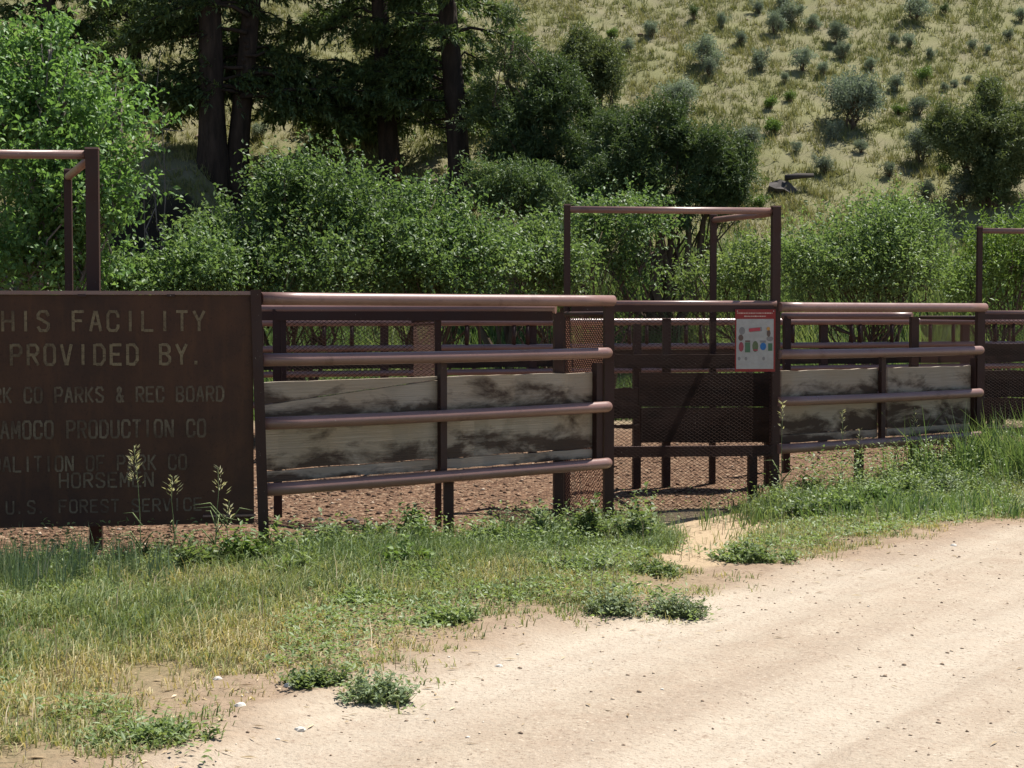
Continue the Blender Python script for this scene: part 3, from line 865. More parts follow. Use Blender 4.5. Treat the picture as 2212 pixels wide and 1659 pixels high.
def letter_line(text, px0, px1, py0, py1, wfrac, mat, stroke=0.13):
    Y = 10.74
    zlo, zhi = Zpx(py1, Y), Zpx(py0, Y)
    H = zhi - zlo
    a = online(px0, SL, SR); b = online(px1, SL, SR)
    L = (b - a).length
    pitch = L / (len(text) - 1 + wfrac)
    cw = pitch * wfrac
    kk = 0
    for ci, ch in enumerate(text):
        if ch == ' ': continue
        mb = MB()
        for pl in FONT[ch]:
            for (p, q) in zip(pl[:-1], pl[1:]):
                kk += 1
                def w3(pt, extra=0.0):
                    return a + st * (pitch * ci + cw * (0.06 + pt[0] * 0.88)) + UP * (zlo + H * pt[1])
                A_, B_ = w3(p), w3(q)
                d = (B_ - A_); ln = d.length; d.normalize()
                side = d.cross(sn).normalized()
                hwid = H * stroke / 2
                fr = (A_ - SL).dot(st) / (SR - SL).length
                jz = ((A_.z + B_.z) / 2 - zb_) / (zt - zb_)
                off = 0.006 * math.sin(fr * nx_ * 0.55 + 0.4) * math.sin(jz * nz_ * 0.5 + 1.0)
                mb.box((A_ + B_) / 2 + sn * (off + 0.0022 + 0.0003 * (kk % 4)), (d, side, sn), (ln / 2 + hwid * 0.5, hwid, 0.0018))
        mb.build('letter', mat, plate)
letter_line('THIS FACILITY', -34, 442, 673, 714, 0.66, 'faded_letters', 0.15)
letter_line('PROVIDED BY.', 22, 438, 745, 787, 0.66, 'faded_letters', 0.15)
letter_line('PARK CO PARKS & REC BOARD', -62, 482, 837, 868, 0.74, 'worn_letters', 0.15)
letter_line('AMOCO PRODUCTION CO', -2, 442, 909, 945, 0.74, 'worn_letters', 0.14)
letter_line('COALITION OF PARK CO', -44, 400, 985, 1016, 0.74, 'worn_letters', 0.14)
letter_line('HORSEMEN', 124, 328, 1022, 1052, 0.74, 'worn_letters', 0.14)
letter_line('U.S. FOREST SERVICE', 8, 432, 1080, 1106, 0.74, 'worn_letters', 0.14)

# ------------------------------------------------------------------ poster on the gate
t_, n_ = plan_dir(G2L, G2R)
pp0 = online(1588, G2L, G2R, -0.045); pp1 = online(1675, G2L, G2R, -0.045)
pz1, pz0 = Zpx(668, 14.65), Zpx(803, 14.65)
ps = thing('poster', (pp0.x, pp0.y, pz0), 'red bordered white notice poster fixed to the mesh gate', 'poster')
pw = (pp1 - pp0).length; ph = pz1 - pz0
def pbox(name, u0, v0, u1, v1, lay, mat, parent=None, rot=0.0):
    c = pp0 + t_ * (pw * (u0 + u1) / 2) + UP * (pz1 - ph * (v0 + v1) / 2) + n_ * (0.003 + 0.0016 * lay)
    ax = (t_ * math.cos(rot) + UP * math.sin(rot), n_, UP * math.cos(rot) - t_ * math.sin(rot))
    return MB().box(c, ax, (pw * (u1 - u0) / 2, 0.0012, ph * (v1 - v0) / 2)).build(name, mat, parent or ps)
def pdisc(name, u, v, ru, rv, lay, mat, sides=18):
    c = pp0 + t_ * (pw * u) + UP * (pz1 - ph * v) + n_ * (0.003 + 0.0016 * lay)
    mb = MB()
    ring = [c + t_ * (math.cos(2 * math.pi * k / sides) * ru * pw) + UP * (math.sin(2 * math.pi * k / sides) * rv * ph) for k in range(sides)]
    mb.v = [p - n_ * 0.001 for p in ring] + [p + n_ * 0.001 for p in ring]
    mb.f = [[sides + k for k in range(sides)]] + [[k, (k + 1) % sides, sides + (k + 1) % sides, sides + k] for k in range(sides)]
    mb.sm = [False] * len(mb.f)
    return mb.build(name, mat, ps)
pbox('backing', 0, 0, 1, 1, 0, 'print_red')
pbox('header', 0.015, 0.008, 0.985, 0.148, 1, 'print_red')
pbox('sheet', 0.03, 0.155, 0.955, 0.955, 1, 'print_white')
mbs = []
def textbar(u0, u1, v, h, mat, lay=2, seed=1):
    rr = random.Random(seed); mb = MB(); u = u0
    while u < u1 - 0.01:
        w = rr.uniform(0.018, 0.06); e = min(u + w, u1)
        c = pp0 + t_ * (pw * (u + e) / 2) + UP * (pz1 - ph * v) + n_ * (0.003 + 0.0016 * lay)
        mb.box(c, (t_, n_, UP), (pw * (e - u) / 2, 0.0008, ph * h / 2 * rr.uniform(0.7, 1)))
        u = e + rr.uniform(0.006, 0.014)
    mb.build('print_line', mat, ps)
textbar(0.05, 0.92, 0.062, 0.020, 'print_pink', 2, 1)
textbar(0.22, 0.76, 0.112, 0.020, 'print_pink', 2, 2)
pbox('tag_print', 0.34, 0.300, 0.62, 0.352, 3, 'print_redpale', rot=0.10)
pbox('tag_shadow', 0.36, 0.292, 0.66, 0.360, 2, 'print_gray', rot=0.10)
pdisc('print_figure', 0.17, 0.345, 0.075, 0.062, 2, 'print_gray')
pdisc('print_figure', 0.14, 0.455, 0.062, 0.050, 2, 'print_brown')
pdisc('print_figure', 0.15, 0.60, 0.062, 0.080, 3, 'print_maroon', 9)
pbox('print_figure', 0.245, 0.530, 0.375, 0.690, 2, 'print_green')
pbox('print_figure', 0.250, 0.498, 0.372, 0.526, 2, 'print_brown')
pdisc('print_figure', 0.50, 0.595, 0.075, 0.090, 2, 'print_olive', 11)
pbox('print_figure', 0.455, 0.640, 0.560, 0.668, 3, 'print_maroon')
pdisc('print_figure', 0.695, 0.595, 0.075, 0.060, 3, 'print_blue')
pbox('print_figure', 0.610, 0.500, 0.760, 0.532, 2, 'print_gray')
pbox('print_figure', 0.82, 0.545, 0.925, 0.665, 2, 'print_green')
pdisc('print_figure', 0.86, 0.47, 0.085, 0.045, 2, 'print_gray', 9)
pdisc('print_figure', 0.83, 0.385, 0.048, 0.062, 3, 'print_brown', 7)
pdisc('print_figure', 0.82, 0.310, 0.045, 0.030, 4, 'print_orange', 7)
pbox('print_panel', 0.60, 0.165, 0.94, 0.215, 2, 'print_midgray')
pbox('print_panel', 0.78, 0.215, 0.94, 0.440, 2, 'print_midgray')
for u, m_ in ((0.10, 'print_gray'), (0.27, 'print_gray'), (0.50, 'print_midgray'), (0.71, 'print_gray')):
    pdisc('print_icon', u, 0.79, 0.036, 0.030, 2, m_, 10)
textbar(0.35, 0.86, 0.725, 0.014, 'print_midgray', 2, 3)
textbar(0.08, 0.80, 0.855, 0.010, 'print_midgray', 2, 4)
textbar(0.08, 0.70, 0.880, 0.010, 'print_midgray', 2, 5)
for u in (0.05, 0.95):
    pdisc('screw', u, 0.03, 0.014, 0.009, 3, 'bolt_steel', 8)

# ------------------------------------------------------------------ foliage machinery
def norm(a):
    return a / np.maximum(np.linalg.norm(a, axis=-1, keepdims=True), 1e-9)

def leaves(C, D, N, ln, wd, var, fold=0.25):
    """diamond leaves: base C, direction D, face normal N, arrays; returns V,F,var"""
    n = len(C)
    D = norm(D); S = norm(np.cross(D, N)); Nn = np.cross(S, D)
    ln = ln[:, None]; wd = wd[:, None]
    mid = C + D * ln * 0.45
    V = np.stack([C, mid + S * wd * 0.5 + Nn * wd * fold, C + D * ln - Nn * ln * 0.08, mid - S * wd * 0.5 + Nn * wd * fold], 1).reshape(-1, 3)
    b = np.arange(n) * 4
    F = np.concatenate([np.stack([b, b + 1, b + 2], -1), np.stack([b, b + 2, b + 3], -1)])
    return V, F, np.concatenate([var, var])

def rand_dir(n, rng):
    v = rng.normal(size=(n, 3))
    return norm(v)

def lobed_crown(lobes, ntwig, per, tw_len, lf_len, lf_wd, rng, up=0.35, droop=0.0, shell=0.55, ground=None, clump=13, rag=4, spire=1.0):
    """twigs spread through a set of ellipsoid lobes, leaves along each twig"""
    lobes = [(np.array(c, float), np.array(r, float)) for c, r in lobes]
    sub = []
    for c, r in lobes:                                    # ragged outline: smaller lobes budding from each big one
        sub.append((c, r * 0.80))
        for q in range(rag):
            dd = rand_dir(1, rng)[0]; dd[2] = abs(dd[2]) * 0.9 - 0.15
            kk_ = rng.uniform(0.25, 0.5)
            sub.append((c + dd * r * rng.uniform(0.7, 1.0), r * np.array([kk_, kk_, kk_ * spire])))
    lobes = sub
    w = np.array([(r[0] * r[1] * r[2]) ** (2 / 3) for _, r in lobes]); w /= w.sum()
    nc = max(6, ntwig // clump)                          # twigs gather in clumps with gaps between
    d = rand_dir(nc, rng)
    rr = shell + (1 - shell) * rng.random(nc) ** 0.6
    rr = rr * (0.80 + 0.42 * rng.random(nc) ** 2)
    pick = rng.choice(len(lobes), nc, p=w)
    Cc = np.array([l[0] for l in lobes])[pick]; Rr = np.array([l[1] for l in lobes])[pick]
    cl = rng.integers(0, nc, ntwig)
    base = (Cc + d * Rr * rr[:, None])[cl] + rng.normal(size=(ntwig, 3)) * tw_len * 0.52
    d = norm(d[cl] + 0.35 * rng.normal(size=(ntwig, 3)))
    if ground is not None:
        base[:, 2] = np.maximum(base[:, 2], ground + 0.05 + 0.2 * rng.random(ntwig))
    out = norm(d + np.array([0, 0, up]) + 0.5 * rng.normal(size=(ntwig, 3)))
    k = np.repeat(np.arange(ntwig), per)
    tt = np.tile((np.arange(per) + 0.5) / per, ntwig) + rng.uniform(-.06, .06, ntwig * per)
    L = (tw_len * rng.uniform(0.6, 1.3, ntwig))[k]
    C = base[k] + out[k] * (tt * L)[:, None] + rng.normal(size=(len(k), 3)) * lf_len * 0.35
    C[:, 2] -= droop * (tt * L) ** 2
    D = norm(out[k] * 0.7 + rand_dir(len(k), rng) * 1.0 - np.array([0, 0, 0.15]))
    N = norm(rand_dir(len(k), rng) * 0.8 + np.array([0.25, 0.0, 0.75]))
    var_t = rng.beta(2.2, 2.6, nc)[cl[k]] * 0.35 + rng.beta(2.2, 2.6, ntwig)[k] * 0.3 + rng.random(len(k)) * 0.35
    return leaves(C, D, N, lf_len * rng.uniform(0.55, 1.5, len(k)), lf_wd * rng.uniform(0.6, 1.35, len(k)), var_t)

def join(parts):
    Vs, Fs, vs = [], [], []; b = 0
    for V, F, v in parts:
        Vs.append(V); Fs.append(F + b); vs.append(v); b += len(V)
    return np.concatenate(Vs), np.concatenate(Fs), np.concatenate(vs)

def limb(mb, a, b, r0, r1, rng, seg=6, sag=0.0, wobble=0.08, n=7):
    a = Vector(a); b = Vector(b); L = (b - a).length
    pts = []
    for i in range(seg + 1):
        k = i / seg
        p = a.lerp(b, k)
        if 0 < i < seg:
            p += Vector(rng.normal(size=3)) * wobble * L / seg
        p.z += sag * 4 * k * (1 - k)
        pts.append(p)
    mb.tube(pts, [r0 + (r1 - r0) * (i / seg) for i in range(seg + 1)], n)
    return pts

def foliage_obj(name, VFv, mat, parent, **kw):
    V, F, v = VFv
    return link_mesh(name, np_mesh(name, V - np.array(ORG[parent.name]), [F], v), mat, parent, **kw)

def broad_shrub(name, base, lobes_px, label, cat, mat, ntwig, per, tw, ll, lw, seed, bark_='stem_brown', group=None, nstem=9, Y=None, up=0.35, droop=0.0, depth=0.85, shell=0.5, r0=0.03):
    """lobes_px: (px, py, half width px, half height px, dY)"""
    rng = np.random.default_rng(seed)
    th = thing(name, base, label, cat, group)
    k0 = FPX
    lobes = []
    for (px, py, hw_, hh_, dy) in lobes_px:
        y = base[1] + dy
        c = P(px, py, y)
        rx = hw_ * y / FPX; rz = hh_ * y / FPX
        lobes.append(((c.x, c.y, c.z), (rx, max(rx * depth, 0.3), rz)))
    foliage_obj('crown', lobed_crown(lobes, ntwig, per, tw, ll, lw, rng, up, droop, shell, base[2], 20, 5), mat, th)
    mb = MB()
    for k in range(nstem):
        c, r = lobes[k % len(lobes)]
        q = Vector(c) + Vector(rng.normal(size=3)) * 0.45 * min(r)
        q.z = max(q.z, base[2] + 0.3)
        s0 = Vector(base) + Vector((rng.uniform(-.15, .15), rng.uniform(-.15, .15), -0.08))
        m_ = limb(mb, s0, q, r0 * rng.uniform(0.7, 1.2), r0 * 0.35, rng, 6, 0.1, 0.25)
        for _ in range(5):
            s1 = m_[rng.integers(2, 6)]
            e = Vector(c) + Vector(rand_dir(1, rng)[0] * np.array(r) * 0.9)
            limb(mb, s1, e, r0 * 0.35, r0 * 0.12, rng, 4, 0.0, 0.3, 5)
    mb.build('trunk', bark_, th)
    return th

def gbase(px, Y):
    x = XofP(px, Y)
    return (x, Y, T1(x, Y))

# ---- broadleaf tree and bushes behind the pens
broad_shrub('poplar_tree', gbase(95, 19.2), [(90, 270, 125, 150, 0), (200, 280, 72, 95, -0.3), (55, 150, 62, 70, 0.2), (135, 440, 125, 125, -0.5), (235, 395, 42, 45, -0.6), (40, 560, 120, 100, -0.4),
            (-70, 350, 100, 220, 0.3), (120, 100, 30, 42, 0.0), (245, 180, 26, 42, 0), (170, 585, 55, 75, -0.3)],
            'young broadleaf tree with glossy light green leaves rising behind the lettered sign', 'tree', 'leaf_poplar', 2900, 10, 0.34, 0.070, 0.046, 101, 'bark_gray', nstem=12, shell=0.42, r0=0.05)
SHR = 'broadleaf bushes massed behind the pens'
broad_shrub('chokecherry_bush', gbase(650, 22.0), [(655, 470, 140, 108, 0), (560, 530, 115, 100, -0.3), (740, 480, 130, 88, 0.2), (650, 590, 160, 90, -0.6), (485, 555, 65, 70, 0)],
            'tallest rounded bush with pale leaf tips in front of the fir trunks', 'bush', 'leaf_cherry', 2900, 9, 0.32, 0.062, 0.040, 102, group=SHR, nstem=14)
broad_shrub('chokecherry_bush', gbase(370, 21.0), [(390, 605, 100, 50, 0), (300, 625, 80, 36, -0.2), (450, 585, 80, 66, 0.2), (260, 640, 50, 30, 0)],
            'low spreading bush beside the dark hollow under the double trunked fir', 'bush', 'leaf_cherry', 1300, 9, 0.28, 0.062, 0.040, 103, group=SHR, nstem=9)
broad_shrub('chokecherry_bush', gbase(900, 22.6), [(900, 500, 120, 95, 0), (980, 540, 90, 85, -0.2), (840, 590, 120, 80, -0.5), (960, 600, 110, 70, -0.6), (1060, 590, 60, 65, 0)],
            'dense leafy bush between the tallest bush and the bare fir trunk', 'bush', 'leaf_cherry', 2300, 9, 0.30, 0.060, 0.040, 104, group=SHR, nstem=12)
broad_shrub('chokecherry_bush', gbase(1170, 23.5), [(1165, 570, 80, 80, 0), (1110, 520, 60, 55, 0.3), (1235, 600, 60, 60, -0.2)],
            'small leafy bush behind the left post of the middle tall frame', 'bush', 'leaf_willow', 800, 9, 0.28, 0.058, 0.036, 105, group=SHR, nstem=7)
broad_shrub('chokecherry_bush', gbase(1310, 25.0), [(1310, 490, 75, 50, 0), (1270, 560, 50, 70, 0.3), (1390, 500, 60, 60, 0.4), (1350, 590, 45, 45, 0.3)],
            'dark leafed bush with a shaded hollow framed by the middle tall frame', 'bush', 'leaf_cherry', 900, 9, 0.3, 0.062, 0.040, 106, group=SHR, nstem=7)
broad_shrub('willow_bush', gbase(1870, 23.2), [(1860, 565, 140, 95, 0), (1940, 530, 95, 75, 0.2), (1790, 585, 85, 75, -0.2), (1890, 495, 75, 45, 0.3), (1990, 590, 60, 65, 0.1), (1740, 615, 45, 40, 0)],
            'round light green willow bush beyond the second board fence', 'bush', 'leaf_willow', 3000, 9, 0.30, 0.058, 0.026, 107, nstem=14, up=0.8)
broad_shrub('willow_bush', gbase(2150, 24.5), [(2160, 590, 70, 60, 0), (2230, 560, 70, 75, 0.3), (2100, 625, 50, 36, -0.2)],
            'yellow green leafy bush behind the farthest tall frame', 'bush', 'leaf_bright', 1100, 9, 0.32, 0.070, 0.026, 108, nstem=8, up=1.0)
broad_shrub('willow_bush', gbase(1610, 26.5), [(1600, 600, 40, 60, 0), (1640, 570, 35, 55, 0.2), (1500, 610, 50, 35, 0.0)],
            'slim dark green sapling bush inside the middle tall frame', 'bush', 'leaf_weed', 520, 9, 0.3, 0.070, 0.034, 109, nstem=6, up=0.9)

# ---- junipers
def juniper(base, lobes_px, label, mat, ntuft, per, seed, group='junipers on the lower slope'):
    rng = np.random.default_rng(seed)
    th = thing('juniper_tree', base, label, 'tree', group)
    lobes = []
    for (px, py, hw_, hh_, dy) in lobes_px:
        y = base[1] + dy; c = P(px, py, y); rx = hw_ * y / FPX; rz = hh_ * y / FPX
        lobes.append(((c.x, c.y, c.z), (rx, rx * 0.9, rz)))
    foliage_obj('crown', lobed_crown(lobes, int(ntuft * 1.9), per + 2, 0.22, 0.085, 0.024, rng, 0.6, 0.0, 0.25, base[2], 30, 7, 1.3), mat, th)
    mb = MB()
    for c, r in lobes:
        q = Vector(c) + Vector((0, 0, r[2] * 0.4))
        m_ = limb(mb, Vector(base) + Vector((rng.uniform(-.12, .12), rng.uniform(-.1, .1), -0.1)), q, 0.09, 0.025, rng, 6, 0, 0.2)
        for _ in range(4):
            limb(mb, m_[rng.integers(1, 5)], Vector(c) + Vector(rand_dir(1, rng)[0] * np.array(r) * 0.8), 0.03, 0.008, rng, 4, 0, 0.3, 5)
    mb.build('trunk', 'stem_brown', th)
    return th
juniper(gbase(1440, 30.5), [(1440, 350, 100, 95, 0), (1530, 345, 70, 75, 0.2), (1360, 370, 80, 75, -0.3), (1420, 285, 75, 50, 0.1), (1320, 420, 80, 60, -0.4), (1585, 390, 42, 50, 0), (1430, 450, 120, 55, -0.2), (1540, 440, 70, 45, 0.1), (1260, 450, 70, 50, 0.2), (1340, 300, 60, 60, 0.3)],
        'broad dark green juniper in front of the smaller grey green sagebrush', 'leaf_juniper', 2900, 12, 201)
juniper(gbase(1190, 33.0), [(1150, 190, 65, 75, 0), (1210, 250, 85, 80, 0), (1110, 320, 75, 75, -0.3), (1230, 345, 90, 75, -0.2), (1108, 110, 28, 50, 0.1), (1150, 420, 110, 60, -0.6), (1065, 240, 42, 55, 0.2), (1300, 290, 60, 60, 0.3), (1280, 380, 70, 50, 0.1)],
        'tall tangled juniper beside the bare fir trunk', 'leaf_juniper', 3000, 12, 202)
juniper(gbase(1275, 34.5), [(1270, 130, 58, 56, 0), (1305, 190, 45, 60, 0), (1250, 200, 60, 60, 0)],
        'rounded juniper top showing above the tangled junipers', 'leaf_juniper_olive', 1000, 12, 203)
juniper(gbase(2140, 35.6), [(2110, 300, 70, 85, 0), (2170, 320, 80, 85, 0), (2050, 290, 35, 65, -0.2), (2130, 235, 30, 40, 0.1), (2230, 290, 60, 80, 0.2), (2150, 390, 70, 45, -0.3)],
        'dark olive juniper standing alone on the open hillside beyond the farthest frame', 'leaf_juniper_olive', 2300, 12, 204)
juniper(gbase(1095, 28.5), [(1090, 430, 50, 40, 0), (1160, 420, 60, 42, 0.2), (1050, 400, 30, 30, 0.1)],
        'low yellowish juniper shrub at the foot of the bare fir trunk', 'leaf_juniper', 650, 11, 205)

# ---- firs
def fir(base_px, Y, top_px, w_px, label, seed, bstart, nb, blen, bias=None, second=None, height=11.0, red=False):
    rng = np.random.default_rng(seed)
    b = gbase(base_px, Y); bz = b[2]
    th = thing('fir_tree', b, label, 'tree', 'old firs on the lower slope')
    x0 = b[0]
    ztop = Zpx(0, Y); lean = (XofP(top_px, Y) - x0) / max(ztop - bz, 0.5)
    def axis_at(z, lx=lean, xb=x0): return Vector((xb + (z - bz) * lx, Y, z))
    r0 = w_px * Y / FPX / 2
    zs = [bz - 1.3, bz + 0.1, bz + 0.5, bz + 1.2, bz + 2.5, bz + 4, bz + 6, bz + 8.5, bz + height]
    rs = [r0 * 1.6, r0 * 1.25, r0 * 1.1, r0, r0 * .93, r0 * .82, r0 * .6, r0 * .35, 0.03]
    tk = MB(); tk.tube([axis_at(z) for z in zs], rs, 16, wob=0.05)
    trunks = [(lean, x0)]
    if second:
        l2 = (XofP(second[1], Y) - XofP(second[0], Y)) / max(ztop - bz, .5)
        xb2 = XofP(second[0], Y)
        tk.tube([axis_at(z, l2, xb2) + Vector((0, 0.25, 0)) for z in zs], [r * 0.78 for r in rs], 14, wob=0.05)
        trunks.append((l2, xb2))
    trunk = tk.build('trunk', 'bark_fir', th)
    bm_ = MB(); parts = []
    for k in range(nb):
        u = k / nb
        z = bz + bstart + (height - bstart - 0.4) * u ** 1.7
        lx, xb = trunks[k % len(trunks)]
        a = axis_at(z, lx, xb)
        for _try in range(6):
            az = rng.uniform(0, 2 * math.pi)
            if z < bz + 4.6 and math.sin(az) < -0.35: continue         # low boughs towards the pens were lopped
            if bias is None or rng.random() < 0.25 + 0.75 * max(0, math.cos(az - bias)) or z > bz + 4.5: break
        h = (z - bz) / height
        L = blen * (1 - 0.75 * max(0, h - 0.15)) * rng.uniform(0.55, 1.15)
        dirh = Vector((math.cos(az), math.sin(az), 0))
        dr = rng.uniform(0.02, 0.45) * (1 - 0.6 * h); rise = rng.uniform(0.0, 0.5)
        seg = 8; pts = []
        for i in range(seg + 1):
            t_ = i / seg
            p = a + dirh * (L * t_) + UP * (L * (rise * t_ - (rise + dr) * t_ * t_ + 0.12 * t_ ** 4))
            if i: p += Vector(rng.normal(size=3)) * 0.035
            pts.append(p)
        bm_.tube(pts, [max(0.006, (0.014 + 0.013 * L) * (1 - t_ / seg)) for t_ in range(seg + 1)], 6)
        # twigs left and right of the branch, needle sprays along each twig
        ntw = int(21 * L + 8)
        tpos = rng.uniform(0.16, 1.0, ntw)
        P0 = np.array([list(pts[min(int(t_ * seg), seg - 1)].lerp(pts[min(int(t_ * seg), seg - 1) + 1], t_ * seg - int(t_ * seg))) for t_ in tpos])
        side = np.where(rng.random(ntw) < 0.5, -1, 1)[:, None]
        perp = np.array([-dirh.y, dirh.x, 0.0]); fw = np.array([dirh.x, dirh.y, 0.0])
        td = norm(perp * side * rng.uniform(0.5, 1.1, (ntw, 1)) + fw * rng.uniform(0.3, 1.0, (ntw, 1)) + np.array([0, 0, 1]) * rng.uniform(-0.9, 0.35, (ntw, 1)))
        tl = (0.50 * (1.15 - tpos) + 0.16) * rng.uniform(0.6, 1.2, ntw) * (0.7 + 0.15 * L)
        per = 17
        kk = np.repeat(np.arange(ntw), per)
        tt = rng.random(len(kk))
        C = P0[kk] + td[kk] * (tt * tl[kk])[:, None]
        C[:, 2] -= 0.25 * (tt * tl[kk]) ** 2
        D = norm(td[kk] * 0.9 + rand_dir(len(kk), rng) * 0.75)
        N = norm(rand_dir(len(kk), rng) * 0.5 + np.array([0, 0, 1]))
        var = rng.beta(2, 2.5, ntw)[kk] * 0.6 + rng.random(len(kk)) * 0.4
        parts.append(leaves(C, D, N, 0.15 * rng.uniform(0.6, 1.3, len(kk)), 0.042 * rng.uniform(0.7, 1.3, len(kk)), var, 0.1))
    for _ in range(10):                                   # bare dead stubs low on the trunk
        z = bz + rng.uniform(0.7, 4.2); lx, xb = trunks[0]
        a = axis_at(z, lx, xb); az = rng.uniform(0, 6.28)
        e = a + Vector((math.cos(az), math.sin(az), rng.uniform(-0.2, 0.5))) * rng.uniform(0.4, 1.3)
        limb(bm_, a, e, 0.022, 0.006, rng, 4, 0, 0.25, 5)
    bm_.build('branches', 'bark_fir', th, kind='stuff')
    foliage_obj('crown', join(parts), 'leaf_fir', th)
    if red:
        mb = MB(); a = axis_at(bz - 0.1); q = a + Vector((r0 * 0.75, -r0 * 0.85, 0))
        mb.tube([q, q + Vector((-0.03, 0.02, 0.35)), q + Vector((-0.07, 0.06, 0.7))], [0.10, 0.07, 0.02], 8, wob=0.15)
        mb.build('bark_scar', 'bark_red', th)
    return th
fir(462, 35.6, 458, 56, 'double trunked old fir whose second stem leans to one side', 301, 1.5, 88, 3.0, second=(508, 545), height=12)
fir(845, 36.6, 822, 42, 'dark old fir with drooping low boughs behind the tallest bush', 302, 1.3, 84, 3.0, height=11, red=True)
fir(1000, 35.2, 966, 48, 'straight fir with a bare lower trunk beside the tangled juniper', 303, 2.2, 56, 2.3, bias=math.pi * 0.9, height=11, red=True)
fir(120, 38.5, 110, 38, 'fir half hidden behind the young broadleaf tree', 305, 1.2, 60, 2.7, height=10)
fir(300, 40.5, 290, 30, 'fir farther up the slope between broadleaf tree and double trunked fir', 306, 2.0, 38, 2.0, height=9)

# bare twigs of a dead shrub hanging at the edge of the firs
rng = np.random.default_rng(411)
db = gbase(345, 33.5)
ds = thing('dead_branch_shrub', db, 'pale leafless dead shrub against the dark boughs of the double trunked fir', 'shrub')
mb = MB()
for k in range(4):
    e = P(315 + rng.uniform(-25, 40), 110 + rng.uniform(-10, 160), 33.3)
    m_ = limb(mb, Vector(db), e, 0.018, 0.005, rng, 6, 0, 0.25, 6)
    for _ in range(4):
        s1 = m_[rng.integers(3, 6)]
        limb(mb, s1, s1 + Vector((rng.uniform(-.5, .5), rng.uniform(-.2, .2), rng.uniform(0.0, .5))), 0.012, 0.004, rng, 3, 0, 0.3, 5)
mb.build('stems', 'bark_gray', ds)

# ---- sagebrush on the hill: shared meshes, one object each
def sage_meshes(seed, mat, ll=0.10, lw=0.03, n=260, tall=1.0):
    rng = np.random.default_rng(seed)
    lobes = []
    for k in range(7):
        a = rng.uniform(0, 6.28); r = rng.uniform(0.1, 0.34)
        lobes.append(((math.cos(a) * r, math.sin(a) * r, (0.42 + rng.uniform(-0.12, 0.26)) * tall), (rng.uniform(0.18, 0.28), rng.uniform(0.18, 0.28), rng.uniform(0.16, 0.30) * tall)))
    V, F, v = lobed_crown(lobes, n, 8, 0.16, ll, lw, rng, 0.9, 0, 0.5, 0.0)
    me = np_mesh('sage_crown', V, [F], v); me.materials.append(M[mat])
    mb = MB()
    for c, r in lobes:
        m_ = limb(mb, (rng.uniform(-.04, .04), rng.uniform(-.04, .04), -0.08), Vector(c), 0.03, 0.008, rng, 5, 0, 0.3, 6)
        for _ in range(3):
            limb(mb, m_[3], Vector(c) + Vector(rand_dir(1, rng)[0] * np.array(r)), 0.008, 0.003, rng, 3, 0, 0.3, 4)
    ms = bpy.data.meshes.new('sage_stems'); ms.from_pydata([tuple(v_) for v_ in mb.v], [], mb.f); ms.update()
    ms.materials.append(M['stem_brown'])
    return me, ms
SAGE = [sage_meshes(500 + k, 'leaf_sage') for k in range(5)]
BIGS = [sage_meshes(520, 'leaf_sage', 0.07, 0.02, 760, 0.85), sage_meshes(521, 'leaf_sage', 0.07, 0.02, 560, 1.0)]
BRT = [sage_meshes(530 + k, 'leaf_bright', 0.10, 0.04, 200, 0.8) for k in range(2)]
DRK = [sage_meshes(540 + k, 'leaf_juniper', 0.09, 0.03, 240, 1.3) for k in range(2)]
bushes = {
 'sage': [(1675, 74, 46), (1706, 52, 58), (1753, 64, 38), (1600, 98, 33), (1638, 152, 48), (1810, 96, 52), (1818, 127, 38), (1736, 152, 52), (1779, 164, 33), (1798, 304, 42), (1931, 101, 27),
          (1963, 105, 33), (1975, 46, 64), (1983, 250, 48), (1933, 197, 40), (2040, 198, 20), (2062, 190, 19), (2090, 180, 20), (2150, 183, 17), (1782, 375, 48), (1920, 381, 33), (2003, 427, 40), (2082, 442, 70),
          (2205, 46, 28), (2135, 116, 20), (1355, 116, 36), (1405, 80, 40), (1520, 143, 68), (1531, 167, 42), (1690, 20, 42), (1560, 60, 30), (1880, 150, 30), (2100, 110, 24), (2180, 90, 26), (1640, 30, 34),
          (2010, 130, 24), (1860, 330, 30), (1720, 330, 26), (1695, 180, 24), (1090, 40, 34), (560, 300, 40), (720, 325, 36)],
 'big': [(1838, 276, 128), (1617, 340, 80), (1464, 242, 90), (1987, 352, 82)],
 'bright': [(1669, 290, 44), (1709, 220, 27), (1666, 235, 32), (2000, 177, 36), (1324, 84, 34), (1940, 250, 32), (1590, 440, 40), (1640, 455, 40), (2040, 375, 30)],
 'dark': [(2040, 33, 24), (1500, 45, 32)],
}
LAB = {'sage': ('sagebrush', 'small grey green sagebrush dotting the dry open hillside', 'shrub', 'small sagebrush on the hillside'),
       'bright': ('rabbitbrush', 'small bright green shrub standing out on the tan hillside', 'shrub', 'bright green shrubs on the hillside'),
       'dark': ('seedling_juniper', 'tiny dark green juniper seedling high on the hillside', 'shrub', 'juniper seedlings on the hillside')}
BIGL = ['largest sagebrush with a spreading open crown on the hillside', 'grey green sagebrush against the side of the broad juniper',
        'wide sagebrush rising over the top of the broad juniper', 'sagebrush leaning against the lone olive juniper']
si = 0
